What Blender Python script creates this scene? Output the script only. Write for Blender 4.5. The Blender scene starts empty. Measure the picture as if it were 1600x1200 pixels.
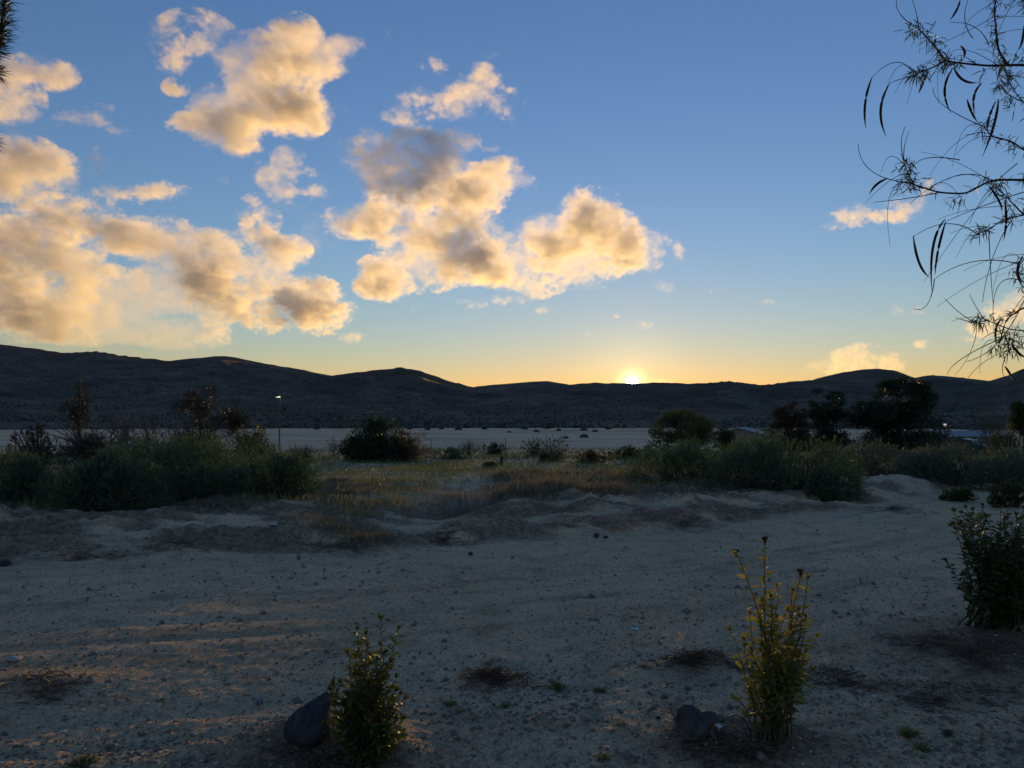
import bpy, math, random
import numpy as np
from mathutils import Vector, Matrix, Euler

sc = bpy.context.scene
COL = sc.collection
R = math.radians

# ------------------------------------------------------------------ camera
FPX, CX, CY = 1200.0, 800.0, 600.0          # focal length and centre, in photograph pixels
CAM_H = 1.6
PITCH = math.atan(55.0 / 1200.0)
cam_data = bpy.data.cameras.new('camera')
cam = bpy.data.objects.new('camera', cam_data)
COL.objects.link(cam)
cam_data.sensor_width = 36.0
cam_data.lens = 27.0
cam_data.clip_start = 0.05
cam_data.clip_end = 80000.0
cam.location = (0, 0, CAM_H)
cam.rotation_euler = (R(90) + PITCH, 0, 0)
sc.camera = cam

# ------------------------------------------------------------------ sky
SUN_AZ, SUN_EL = math.atan((988 - 800) / 1200.0), R(2.64)
SUN_DIR = Vector((math.sin(SUN_AZ) * math.cos(SUN_EL), math.cos(SUN_AZ) * math.cos(SUN_EL), math.sin(SUN_EL)))
world = bpy.data.worlds.new('World')
sc.world = world
world.use_nodes = True
wn = world.node_tree
bg = wn.nodes['Background']
sky = wn.nodes.new('ShaderNodeTexSky')
sky.sky_type = 'NISHITA'
sky.sun_disc = False
sky.sun_elevation = SUN_EL
sky.sun_rotation = SUN_AZ
sky.air_density, sky.dust_density, sky.ozone_density = 1.25, 0.045, 3.8
tint = wn.nodes.new('ShaderNodeVectorMath'); tint.operation = 'MULTIPLY'
tint.inputs[1].default_value = (1.24, 1.0, 1.05)
wn.links.new(sky.outputs[0], tint.inputs[0])
# the bright disc of the sun and the glow of the air right round it
tcw = wn.nodes.new('ShaderNodeTexCoord')
dot = wn.nodes.new('ShaderNodeVectorMath'); dot.operation = 'DOT_PRODUCT'
dot.inputs[1].default_value = SUN_DIR
wn.links.new(tcw.outputs['Generated'], dot.inputs[0])
def wmath(op, a, b=None):
    n = wn.nodes.new('ShaderNodeMath'); n.operation = op
    for i, v in enumerate((a, b)):
        if v is None: continue
        if isinstance(v, (int, float)): n.inputs[i].default_value = v
        else: wn.links.new(v, n.inputs[i])
    return n.outputs[0]
ang = wmath('ARCCOSINE', wmath('MINIMUM', dot.outputs['Value'], 1.0))
def glow(width, amp, col, prev):
    g = wmath('MULTIPLY', wmath('EXPONENT', wmath('MULTIPLY', wmath('POWER', wmath('DIVIDE', ang, R(width)), 2.0), -1.0)), amp)
    m = wn.nodes.new('ShaderNodeVectorMath'); m.operation = 'MULTIPLY_ADD'
    m.inputs[0].default_value = col
    wn.links.new(g, m.inputs[1]); wn.links.new(prev, m.inputs[2])
    return m.outputs[0]
cur = tint.outputs[0]
cur = glow(0.21, 320.0, (1.0, 0.88, 0.55), cur)
cur = glow(0.75, 6.0, (1.0, 0.80, 0.36), cur)
cur = glow(3.2, 0.6, (1.0, 0.80, 0.34), cur)
wn.links.new(cur, bg.inputs['Color'])
bg.inputs['Strength'].default_value = 0.15

# ------------------------------------------------------------------ sun
sun_data = bpy.data.lights.new('sun', 'SUN')
sun_data.energy = 2.7
sun_data.angle = R(0.5)
sun_data.color = (1.0, 0.575, 0.15)
sun = bpy.data.objects.new('sun', sun_data)
COL.objects.link(sun)
sun.rotation_euler = (-SUN_DIR).to_track_quat('-Z', 'Y').to_euler()

vs = sc.view_settings
vs.view_transform = 'Standard'
vs.look = 'None'
vs.gamma = 1.0
vs.use_curve_mapping = False
vs.exposure = 0.94
sc.cycles.use_denoising = True
sc.cycles.max_bounces = 8
sc.cycles.diffuse_bounces = 3
sc.cycles.transmission_bounces = 4
sc.cycles.transparent_max_bounces = 16
sc.cycles.volume_bounces = 4
sc.cycles.volume_max_steps = 512
sc.cycles.volume_step_rate = 1.7

# ------------------------------------------------------------------ helpers
rng = np.random.default_rng(20240511)
CP, SP = math.cos(PITCH), math.sin(PITCH)

def ray(px, py):
    """unit-forward direction through a photograph pixel"""
    a = (px - CX) / FPX; b = (CY - py) / FPX
    return np.array([a, CP - b * SP, SP + b * CP])

def at(px, py, depth):
    """the point seen at that pixel at a distance of depth metres along +Y"""
    d = ray(px, py)
    return Vector(d / d[1] * depth) + Vector((0, 0, CAM_H))

_P = np.random.default_rng(7).permutation(512).astype(np.int64)
_P = np.concatenate([_P, _P]); _V = np.random.default_rng(8).uniform(-1, 1, 1024)
def vnoise(x, y, seed=0):
    x = np.asarray(x, float); y = np.asarray(y, float)
    xi = np.floor(x).astype(np.int64); yi = np.floor(y).astype(np.int64)
    fx = x - xi; fy = y - yi
    u = fx * fx * fx * (fx * (fx * 6 - 15) + 10); v = fy * fy * fy * (fy * (fy * 6 - 15) + 10)
    def h(i, j): return _V[_P[(_P[(i + seed * 37) & 511] + j) & 511]]
    return (h(xi, yi) * (1 - u) + h(xi + 1, yi) * u) * (1 - v) + (h(xi, yi + 1) * (1 - u) + h(xi + 1, yi + 1) * u) * v
def fbm(x, y, octaves=4, seed=0, gain=0.5, ridged=False):
    s = 0.0; a = 1.0; t = 0.0
    for k in range(octaves):
        n = vnoise(x, y, seed + k)
        if ridged: n = 1 - 2 * np.abs(n)
        s = s + a * n; t += a; a *= gain
        x, y = (x * 0.8 - y * 0.6) * 2.03 + 11.3, (x * 0.6 + y * 0.8) * 2.03 - 5.7
    return s / t
def sstep(a, b, x):
    t = np.clip((np.asarray(x, float) - a) / (b - a), 0, 1)
    return t * t * (3 - 2 * t)

def mesh_obj(name, verts, faces, mat=None, parent=None, smooth=False, attrs=None):
    me = bpy.data.meshes.new(name)
    verts = np.asarray(verts, np.float32)
    if isinstance(faces, np.ndarray):
        k = faces.shape[1]; nf = len(faces)
        me.vertices.add(len(verts)); me.vertices.foreach_set('co', verts.ravel())
        me.loops.add(nf * k); me.loops.foreach_set('vertex_index', faces.astype(np.int32).ravel())
        me.polygons.add(nf)
        me.polygons.foreach_set('loop_start', np.arange(0, nf * k, k, dtype=np.int32))
        me.update(calc_edges=True)
    else:
        me.from_pydata([tuple(v) for v in verts], [], faces); me.update()
    if attrs:
        for an, av in attrs.items():
            a = me.attributes.new(an, 'FLOAT', 'POINT')
            a.data.foreach_set('value', np.asarray(av, np.float32))
    if smooth:
        me.polygons.foreach_set('use_smooth', np.ones(len(me.polygons), bool))
    o = bpy.data.objects.new(name, me)
    COL.objects.link(o)
    if mat: me.materials.append(mat)
    if parent: o.parent = parent
    return o

def thing(name, loc, label, cat, group=None):
    o = bpy.data.objects.new(name, None)
    o.empty_display_size = 0.2
    COL.objects.link(o)
    o.location = loc
    tag(o, label, cat, group)
    return o

def tag(o, label=None, cat=None, group=None, kind=None):
    if label: o['label'] = label
    if cat: o['category'] = cat
    if group: o['group'] = group
    if kind: o['kind'] = kind
    return o

# ---- materials
def new_mat(name):
    m = bpy.data.materials.new(name); m.use_nodes = True
    t = m.node_tree; t.nodes.clear()
    out = t.nodes.new('ShaderNodeOutputMaterial')
    return m, t, out
class NT:
    def __init__(s, t): s.t = t
    def n(s, typ, **kw):
        nd = s.t.nodes.new(typ)
        for k, v in kw.items(): setattr(nd, k, v)
        return nd
    def l(s, a, b): s.t.links.new(a, b)
    def noise(s, vec, scale, detail=4, rough=0.55, dist=0.0):
        nd = s.n('ShaderNodeTexNoise'); nd.inputs['Scale'].default_value = scale
        nd.inputs['Detail'].default_value = detail; nd.inputs['Roughness'].default_value = rough
        nd.inputs['Distortion'].default_value = dist
        if vec is not None: s.l(vec, nd.inputs['Vector'])
        return nd.outputs[0]
    def ramp(s, fac, stops):
        nd = s.n('ShaderNodeValToRGB'); cr = nd.color_ramp
        while len(cr.elements) < len(stops): cr.elements.new(0.5)
        for e, (p, c) in zip(cr.elements, stops):
            e.position = p; e.color = (*c, 1) if len(c) == 3 else c
        s.l(fac, nd.inputs[0]); return nd.outputs[0]
    def mix(s, fac, a, b, mode='MIX'):
        nd = s.n('ShaderNodeMix', data_type='RGBA', blend_type=mode)
        for sock, v in ((nd.inputs[0], fac), (nd.inputs[6], a), (nd.inputs[7], b)):
            if isinstance(v, (int, float)): sock.default_value = v
            elif isinstance(v, tuple): sock.default_value = (*v, 1)
            else: s.l(v, sock)
        return nd.outputs[2]
    def math(s, op, a, b=0.0):
        nd = s.n('ShaderNodeMath', operation=op)
        for sock, v in ((nd.inputs[0], a), (nd.inputs[1], b)):
            if isinstance(v, (int, float)): sock.default_value = v
            else: s.l(v, sock)
        return nd.outputs[0]
def g3(v): return (v, v, v)

def leaf_mat(name, cols, trans=0.35, rough=0.5, spec=0.3, trans_tint=(1.5, 1.6, 0.6)):
    """leaves: colour varies leaf by leaf (attribute rnd), light passes through"""
    m, t, out = new_mat(name); b = NT(t)
    at_ = b.n('ShaderNodeAttribute', attribute_name='rnd')
    c = b.ramp(at_.outputs['Fac'], [(i / max(1, len(cols) - 1), k) for i, k in enumerate(cols)])
    p = b.n('ShaderNodeBsdfPrincipled'); b.l(c, p.inputs['Base Color'])
    p.inputs['Roughness'].default_value = rough
    p.inputs['Specular IOR Level'].default_value = spec
    tr = b.n('ShaderNodeBsdfTranslucent')
    b.l(b.mix(1.0, c, trans_tint, 'MULTIPLY'), tr.inputs['Color'])
    mx = b.n('ShaderNodeMixShader'); mx.inputs[0].default_value = trans
    b.l(p.outputs[0], mx.inputs[1]); b.l(tr.outputs[0], mx.inputs[2]); b.l(mx.outputs[0], out.inputs['Surface'])
    return m

def plain_mat(name, cols, scale=8.0, rough=0.85, bump=0.3, bscale=30.0, spec=0.25, metal=0.0):
    m, t, out = new_mat(name); b = NT(t)
    tc = b.n('ShaderNodeTexCoord').outputs['Object']
    f = b.noise(tc, scale, 6, 0.6)
    c = b.ramp(f, [(0.3 + 0.4 * i / max(1, len(cols) - 1), k) for i, k in enumerate(cols)])
    p = b.n('ShaderNodeBsdfPrincipled'); b.l(c, p.inputs['Base Color'])
    p.inputs['Roughness'].default_value = rough; p.inputs['Specular IOR Level'].default_value = spec
    p.inputs['Metallic'].default_value = metal
    bp = b.n('ShaderNodeBump'); bp.inputs['Strength'].default_value = bump; bp.inputs['Distance'].default_value = 0.02
    b.l(b.noise(tc, bscale, 6, 0.65), bp.inputs['Height']); b.l(bp.outputs[0], p.inputs['Normal'])
    b.l(p.outputs[0], out.inputs['Surface'])
    return m

# ------------------------------------------------------------------ terrain
EDGE = np.array([(-60, -20), (-30, 0.5), (-9, 7.4), (-5.7, 8.5), (-1.6, 9.4), (1.8, 10.6), (5.5, 13.2), (8.2, 15.6), (14, 21), (60, 62)], float)
def road_e(x, y):
    return (y - np.interp(x, EDGE[:, 0], EDGE[:, 1])) * 0.85
RIDGE_A = np.array([(-300, 520), (-150, 545), (-60, 532), (0, 538), (50, 543), (100, 551), (150, 550), (200, 557), (260, 563), (310, 559), (350, 555), (400, 565), (460, 576), (520, 586.5), (560, 581), (600, 577), (627, 573), (660, 580), (700, 594), (740, 604), (770, 601), (830, 596), (855, 595), (890, 601), (930, 597), (985, 599), (1040, 598), (1090, 598.5), (1140, 594.5), (1187, 601), (1220, 597), (1250, 594), (1290, 593), (1340, 597), (1400, 598), (1440, 589), (1460, 587), (1507, 591), (1546, 596.5), (1575, 588), (1600, 578), (1700, 560), (1900, 575)], float)
RIDGE_B = np.array([(1150, 640), (1240, 604), (1278, 591), (1320, 581), (1350, 576.5), (1370, 575), (1395, 577), (1425, 588), (1470, 600), (1560, 640)], float)
def prof_tan(prof):
    az = []; te = []
    for px, py in prof:
        d = ray(px, py); az.append(math.atan2(d[0], d[1])); te.append(d[2] / math.hypot(d[0], d[1]))
    return np.array(az), np.array(te)
AZ_A, TE_A = prof_tan(RIDGE_A); AZ_B, TE_B = prof_tan(RIDGE_B)
SLOPE_R = [0, 12, 20, 40, 60, 100, 150, 400, 450]
SLOPE_Z = [0, 0.0, 0.03, -0.34, -0.75, -2.3, -3.2, -3.0, -2.7]

def mound(x, y, px, py, rad, h, sx=1.0):
    g = ground_flat(px, py)
    return h * np.exp(-(((x - g[0]) / (rad * sx)) ** 2 + ((y - g[1]) / rad) ** 2))
def ground_flat(px, py, z=0.0):
    d = ray(px, py); k = (z - CAM_H) / d[2]
    return d * k
MOUNDS = [(500, 1165, 0.34, 0.11, 1.2), (590, 1190, 0.25, 0.05, 1), (1110, 1165, 0.30, 0.07, 1.3), (1215, 1160, 0.2, 0.03, 1), (1090, 1038, 0.13, 0.05, 3.0), (765, 1066, 0.14, 0.05, 1.8), (60, 1070, 0.2, 0.05, 2.0), (780, 1035, 0.12, 0.03, 2.2), (1560, 1010, 0.45, 0.07, 1.6), (1350, 975, 0.2, 0.05, 2.0)]

def height(x, y):
    x = np.asarray(x, float); y = np.asarray(y, float)
    r = np.hypot(x, y)
    e = road_e(x, y)
    z = np.interp(r, SLOPE_R, SLOPE_Z)
    near = 1 - sstep(25, 60, r)
    front = sstep(0.5, 2.0, y)
    # berm beyond the road, broken by a little sandy wash
    wash_x = -1.55 + 0.10 * (y - 10) + 0.35 * np.sin(y * 0.55)
    wash = np.exp(-((x - wash_x) / 0.75) ** 2) * sstep(-0.2, 1.0, e) * (1 - sstep(6, 9, e))
    hum = fbm(x * 0.55, y * 0.9, 4, 3)
    b = sstep(0.0, 1.15, e + 0.25 * fbm(x * 1.1, y * 0.6, 3, 15)) * (0.19 + 0.13 * hum) * (1 - 0.75 * sstep(4, 12, e)) + sstep(1.0, 4.0, e) * (0.04 + 0.06 * fbm(x * 0.3, y * 0.3, 3, 9))
    rip = fbm(x * 1.3 + 3, y * 2.6, 4, 13, ridged=True)
    b = b + sstep(-0.2, 0.5, e) * (1 - sstep(4, 9, e)) * (0.15 * rip * (0.6 + 0.4 * hum) + 0.10 * fbm(x * 1.6, y * 4.0, 4, 17, 0.6) + 0.045 * fbm(x * 5, y * 9, 3, 19))
    z = z + near * b * (1 - 0.75 * wash) - 0.05 * wash * near
    # road: shallow ruts running along it, lumps near the camera
    onroad = 1 - sstep(-1.2, 0.1, e)
    c = -e + 0.25 * fbm(x * 0.25, y * 0.25, 2, 21)
    z = z + near * onroad * (0.006 * np.sin(c * 2.3 + 1.0) + 0.006 * fbm(x * 0.35 + y * 0.1, c * 4.0, 4, 23) + 0.005 * fbm(x * 5, y * 6, 4, 25, 0.6) - sum(dp * np.exp(-((c - c0 - 0.12 * fbm(x * 0.2, y * 0.2, 2, int(c0 * 10))) / wd) ** 2) for c0, dp, wd in ((1.1, .018, .09), (1.45, .010, .06), (2.6, .020, .10), (3.0, .013, .07), (4.3, .022, .10), (4.6, .012, .06), (1.9, .008, .3))))
    rough_near = sstep(3.8, 5.0, c)
    z = z + near * onroad * rough_near * (0.020 * fbm(x * 1.2, y * 1.7, 4, 27) + 0.014 * fbm(x * 4, y * 5, 4, 31, 0.6))
    z = z + near * (0.008 + 0.008 * sstep(3.6, 5.0, -e)) * fbm(x * 13, y * 13, 3, 33, 0.65)
    for m in MOUNDS: z = z + mound(x, y, *m)
    z = z + sstep(30, 80, r) * (1 - sstep(380, 430, r)) * 0.35 * fbm(x * 0.03, y * 0.03, 4, 41)
    z = z - sstep(130, 180, r) * (1 - sstep(400, 440, r)) * 0.12 * fbm(x * 0.09, y * 0.25, 3, 43, ridged=True)
    # hills
    az = np.arctan2(x, y)
    def ridge(azt, te, rr, seed, width):
        zr = rr * np.interp(az, azt, te) + CAM_H
        t = np.clip((r - 400) / (rr - 400), 0, 1)
        env = sstep(0.12, 0.55, t) * (1 - 0.9 * sstep(0.8, 1.0, t))
        gl = fbm(x * 0.0042, y * 0.0032, 5, seed, 0.55, ridged=True)
        lump = fbm(x * 0.0016 + 4, y * 0.0016, 3, seed + 6)
        up = -2.9 + (zr + 2.9) * (0.16 * t + 0.84 * t ** 2.3) * (1 + 0.24 * env * lump) + env * (17.0 * gl + 6.0 * fbm(x * 0.012, y * 0.009, 4, seed + 3, 0.55, ridged=True)) + sstep(0.02, 0.2, t) * 0.8 * fbm(x * 0.03, y * 0.03, 3, seed + 9)
        up = up + sstep(0.75, 0.98, t) * 1.7 * fbm(x * 0.035, y * 0.012, 3, seed + 12)
        dn = zr - (r - rr) * 0.30
        return np.where(r <= rr, up, np.maximum(dn, -3.0))
    rrA = 2000 + 220 * vnoise(az * 5.0 + 3, az * 0 + 0.5, 51)
    hA = ridge(AZ_A, TE_A, rrA, 61, 1)
    hB = ridge(AZ_B, TE_B, 3000 + 0 * az, 71, 1)
    out = np.where(np.abs(az) < R(75), 1.0, 0.0)
    fade = 1 - sstep(R(55), R(85), np.abs(az))
    hh = np.maximum(hA, np.where(r > 2100, hB, -50))
    far = r > 400
    z = np.where(far, np.where(fade > 0, np.maximum(-2.9, -2.9 + (hh + 2.9) * (0.35 + 0.65 * fade)), -2.9) * sstep(400, 430, r) + z * (1 - sstep(400, 430, r)), z)
    return z
def gz(x, y): return float(height(np.array([x]), np.array([y]))[0])
def ground_at(px, py, tmax=420.0):
    """where the ray through a pixel meets the ground"""
    d = ray(px, py); ts = np.concatenate([np.linspace(1.5, 30, 1200), np.linspace(30.1, tmax, 1500)])
    p = d[None, :] * ts[:, None]; zz = p[:, 2] + CAM_H - height(p[:, 0], p[:, 1])
    i = int(np.argmax(zz <= 0)) if (zz <= 0).any() else len(ts) - 1
    x, y = p[i, 0], p[i, 1]
    return Vector((x, y, gz(x, y)))
def on_ground(px, depth):
    x = ray(px, 655)[0] / ray(px, 655)[1] * depth
    return Vector((x, depth, gz(x, depth)))

AZS = np.concatenate([np.linspace(-180, -62, 24, endpoint=False), np.linspace(-62, -38, 20, endpoint=False), np.linspace(-38, 38, 580), np.linspace(38, 62, 21)[1:], np.linspace(62, 180, 25)[1:]])
AZS = np.radians(AZS)
def litter_and_shade(x, y):
    """where litter and humus lie on the sand, and where shade is painted on the bank"""
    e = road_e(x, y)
    bank = sstep(-0.1, 0.3, e) * (1 - 0.6 * sstep(3, 8, e)) * sstep(-0.05, 0.35, fbm(x * 0.8 + 2, y * 1.9, 5, 101, 0.6) + 0.26)  # bank face and hollows: shade painted in as litter-brown patches
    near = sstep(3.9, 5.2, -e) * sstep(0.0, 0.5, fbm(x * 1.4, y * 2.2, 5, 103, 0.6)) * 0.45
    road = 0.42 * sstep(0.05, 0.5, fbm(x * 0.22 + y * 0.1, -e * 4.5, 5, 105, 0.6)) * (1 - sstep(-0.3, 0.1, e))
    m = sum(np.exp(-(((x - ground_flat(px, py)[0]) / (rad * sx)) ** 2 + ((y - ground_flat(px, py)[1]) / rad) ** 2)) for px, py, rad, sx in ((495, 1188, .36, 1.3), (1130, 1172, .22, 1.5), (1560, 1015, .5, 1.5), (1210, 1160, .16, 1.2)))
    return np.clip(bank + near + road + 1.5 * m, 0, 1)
def polar(name, rs, mat, close_centre=False):
    rr, aa = np.meshgrid(rs, AZS, indexing='ij')
    x = rr * np.sin(aa); y = rr * np.cos(aa)
    z = height(x, y)
    v = np.stack([x, y, z], -1).reshape(-1, 3)
    n = len(AZS); i = np.arange(len(rs) - 1)[:, None] * n + np.arange(n - 1)[None, :]
    f = np.stack([i, i + n, i + n + 1, i + 1], -1).reshape(-1, 4)
    return mesh_obj(name, v, f, mat, smooth=True, attrs={'litter': litter_and_shade(x.ravel(), y.ravel())} if name == 'ground' else None)  # the attribute also holds the bank's painted shade

# ground material: gravelly decomposed granite, sand and humus
def ground_material():
    m, t, out = new_mat('gravelly_sand'); b = NT(t)
    pos = b.n('ShaderNodeNewGeometry').outputs['Position']
    big = b.noise(pos, 0.35, 5, 0.6)
    med = b.noise(pos, 3.0, 6, 0.65)
    fine = b.noise(pos, 60.0, 4, 0.7)
    c = b.ramp(big, [(0.30, (0.62, 0.445, 0.275)), (0.55, (0.74, 0.54, 0.345)), (0.75, (0.80, 0.605, 0.405))])
    c = b.mix(0.7, c, b.ramp(med, [(0.32, (0.55, 0.53, 0.51)), (0.48, (1.0, 1.0, 1.0)), (0.66, (1.15, 1.12, 1.08))]), 'MULTIPLY')
    c = b.mix(0.8, c, b.ramp(fine, [(0.36, (0.42, 0.41, 0.40)), (0.45, (1.04, 1.04, 1.04)), (0.60, (1.22, 1.22, 1.22)), (0.70, (1.5, 1.5, 1.5))]), 'MULTIPLY')
    c = b.mix(0.8, c, b.ramp(b.noise(pos, 24, 5, 0.75), [(0.34, (0.58, 0.56, 0.54)), (0.46, (1.06, 1.06, 1.05)), (0.64, (1.3, 1.29, 1.27))]), 'MULTIPLY')
    vo = b.n('ShaderNodeTexVoronoi'); vo.inputs['Scale'].default_value = 26; b.l(pos, vo.inputs['Vector'])
    spots = b.math('MULTIPLY', b.math('LESS_THAN', vo.outputs['Distance'], 0.20), b.math('GREATER_THAN', b.noise(pos, 1.3, 4), 0.5))
    c = b.mix(b.math('MULTIPLY', spots, 0.45), c, (0.09, 0.075, 0.06))
    # brown plant litter in patches, and the bank's shade painted in the same brown
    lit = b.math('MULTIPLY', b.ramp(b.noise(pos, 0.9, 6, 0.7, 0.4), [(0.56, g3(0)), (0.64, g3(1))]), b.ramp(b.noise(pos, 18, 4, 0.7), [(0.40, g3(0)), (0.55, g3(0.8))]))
    la = b.n('ShaderNodeAttribute', attribute_name='litter').outputs['Fac']  # litter and humus, plus the painted shade of the bank
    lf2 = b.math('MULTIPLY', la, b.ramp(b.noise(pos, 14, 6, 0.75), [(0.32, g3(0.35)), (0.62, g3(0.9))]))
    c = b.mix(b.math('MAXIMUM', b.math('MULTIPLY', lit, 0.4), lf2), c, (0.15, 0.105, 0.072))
    p = b.n('ShaderNodeBsdfPrincipled'); b.l(c, p.inputs['Base Color'])
    p.inputs['Roughness'].default_value = 0.95; p.inputs['Specular IOR Level'].default_value = 0.1
    h = b.math('ADD', b.math('MULTIPLY', b.noise(pos, 22, 5, 0.65), 1.0), b.math('MULTIPLY', b.noise(pos, 85, 4, 0.75), 0.8))
    bp = b.n('ShaderNodeBump'); bp.inputs['Strength'].default_value = 0.9; bp.inputs['Distance'].default_value = 0.04
    b.l(h, bp.inputs['Height']); b.l(bp.outputs[0], p.inputs['Normal'])
    b.l(p.outputs[0], out.inputs['Surface'])
    return m
def flat_material():
    m, t, out = new_mat('pale_sand'); b = NT(t)
    pos = b.n('ShaderNodeNewGeometry').outputs['Position']
    mp = b.n('ShaderNodeMapping'); mp.inputs['Scale'].default_value = (0.025, 0.10, 0.05); b.l(pos, mp.inputs['Vector'])
    st = b.noise(mp.outputs[0], 1.0, 6, 0.65, 0.6)
    c = b.ramp(st, [(0.34, (0.32, 0.21, 0.12)), (0.46, (0.74, 0.505, 0.30)), (0.62, (0.90, 0.635, 0.39))])
    c = b.mix(0.5, c, b.ramp(b.noise(pos, 0.6, 5, 0.7), [(0.35, g3(0.40)), (0.55, g3(1.05))]), 'MULTIPLY')
    # towards the camera the pale sand gives way to weedy soil
    sep = b.n('ShaderNodeSeparateXYZ'); b.l(pos, sep.inputs[0])
    p = b.n('ShaderNodeBsdfPrincipled'); b.l(c, p.inputs['Base Color']); p.inputs['Roughness'].default_value = 0.95
    p.inputs['Specular IOR Level'].default_value = 0.1
    b.l(p.outputs[0], out.inputs['Surface'])
    return m
def hill_material():
    m, t, out = new_mat('desert_hillside'); b = NT(t)
    pos = b.n('ShaderNodeNewGeometry').outputs['Position']
    big = b.noise(pos, 0.006, 6, 0.65)
    c = b.ramp(big, [(0.33, (0.075, 0.062, 0.048)), (0.5, (0.12, 0.098, 0.075)), (0.68, (0.19, 0.155, 0.12))])
    med = b.noise(pos, 0.05, 5, 0.7)
    c = b.mix(0.7, c, b.ramp(med, [(0.35, g3(0.55)), (0.6, g3(1.25))]), 'MULTIPLY')
    vo = b.n('ShaderNodeTexVoronoi'); vo.inputs['Scale'].default_value = 0.16; b.l(pos, vo.inputs['Vector'])
    sp = b.ramp(vo.outputs['Distance'], [(0.25, g3(1)), (0.42, g3(0))])
    c = b.mix(b.math('MULTIPLY', sp, 0.75), c, (0.035, 0.040, 0.026))
    p = b.n('ShaderNodeBsdfPrincipled'); b.l(c, p.inputs['Base Color']); p.inputs['Roughness'].default_value = 1.0
    p.inputs['Specular IOR Level'].default_value = 0.05
    b.l(p.outputs[0], out.inputs['Surface'])
    return m

M_GROUND, M_FLAT, M_HILL = ground_material(), flat_material(), hill_material()
r_near = np.concatenate([[0.0, 0.4, 0.8], 1 / np.linspace(1 / 1.2, 1 / 2.6, 30, endpoint=False), 1 / np.linspace(1 / 2.6, 1 / 8.0, 290, endpoint=False), np.linspace(8.0, 17.0, 210, endpoint=False), np.linspace(17.0, 26.0, 50, endpoint=False), np.geomspace(26.0, 128.0, 50)])
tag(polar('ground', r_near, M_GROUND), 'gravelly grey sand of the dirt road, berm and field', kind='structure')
tag(polar('sand_flat', np.concatenate([np.linspace(128, 400, 70)]), M_FLAT), 'pale sandy valley floor below the hills', kind='structure')
tag(polar('hills', np.concatenate([np.linspace(400, 700, 40), np.geomspace(700, 3300, 190)[1:], np.geomspace(3300, 45000, 12)[1:]]), M_HILL), 'dark scrub covered desert hills along the horizon', kind='structure')

# ------------------------------------------------------------------ clouds: real volumes, lit by the sun behind them
def cloud_material():
    m, t, out = new_mat('cloud_vapour')
    v = t.nodes.new('ShaderNodeVolumePrincipled')
    v.inputs['Color'].default_value = (1, 1, 1, 1)
    v.inputs['Density'].default_value = 1.0
    v.inputs['Anisotropy'].default_value = 0.45
    t.links.new(v.outputs[0], out.inputs['Volume'])
    return m
M_CLOUD = cloud_material()

def spectral(n, seed, power, lo=0.0, st=1.0):
    g = np.random.default_rng(seed)
    f = np.fft.rfftn(g.standard_normal(n).astype(np.float32))
    k = np.sqrt((st * np.fft.fftfreq(n[0])[:, None, None]) ** 2 + np.fft.fftfreq(n[1])[None, :, None] ** 2 + np.fft.rfftfreq(n[2])[None, None, :] ** 2)
    k[0, 0, 0] = 1
    w = k ** -power; w[k < lo] = 0; w[0, 0, 0] = 0
    a = np.fft.irfftn(f * w, n)
    return (a / a.std()).astype(np.float32)

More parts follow.
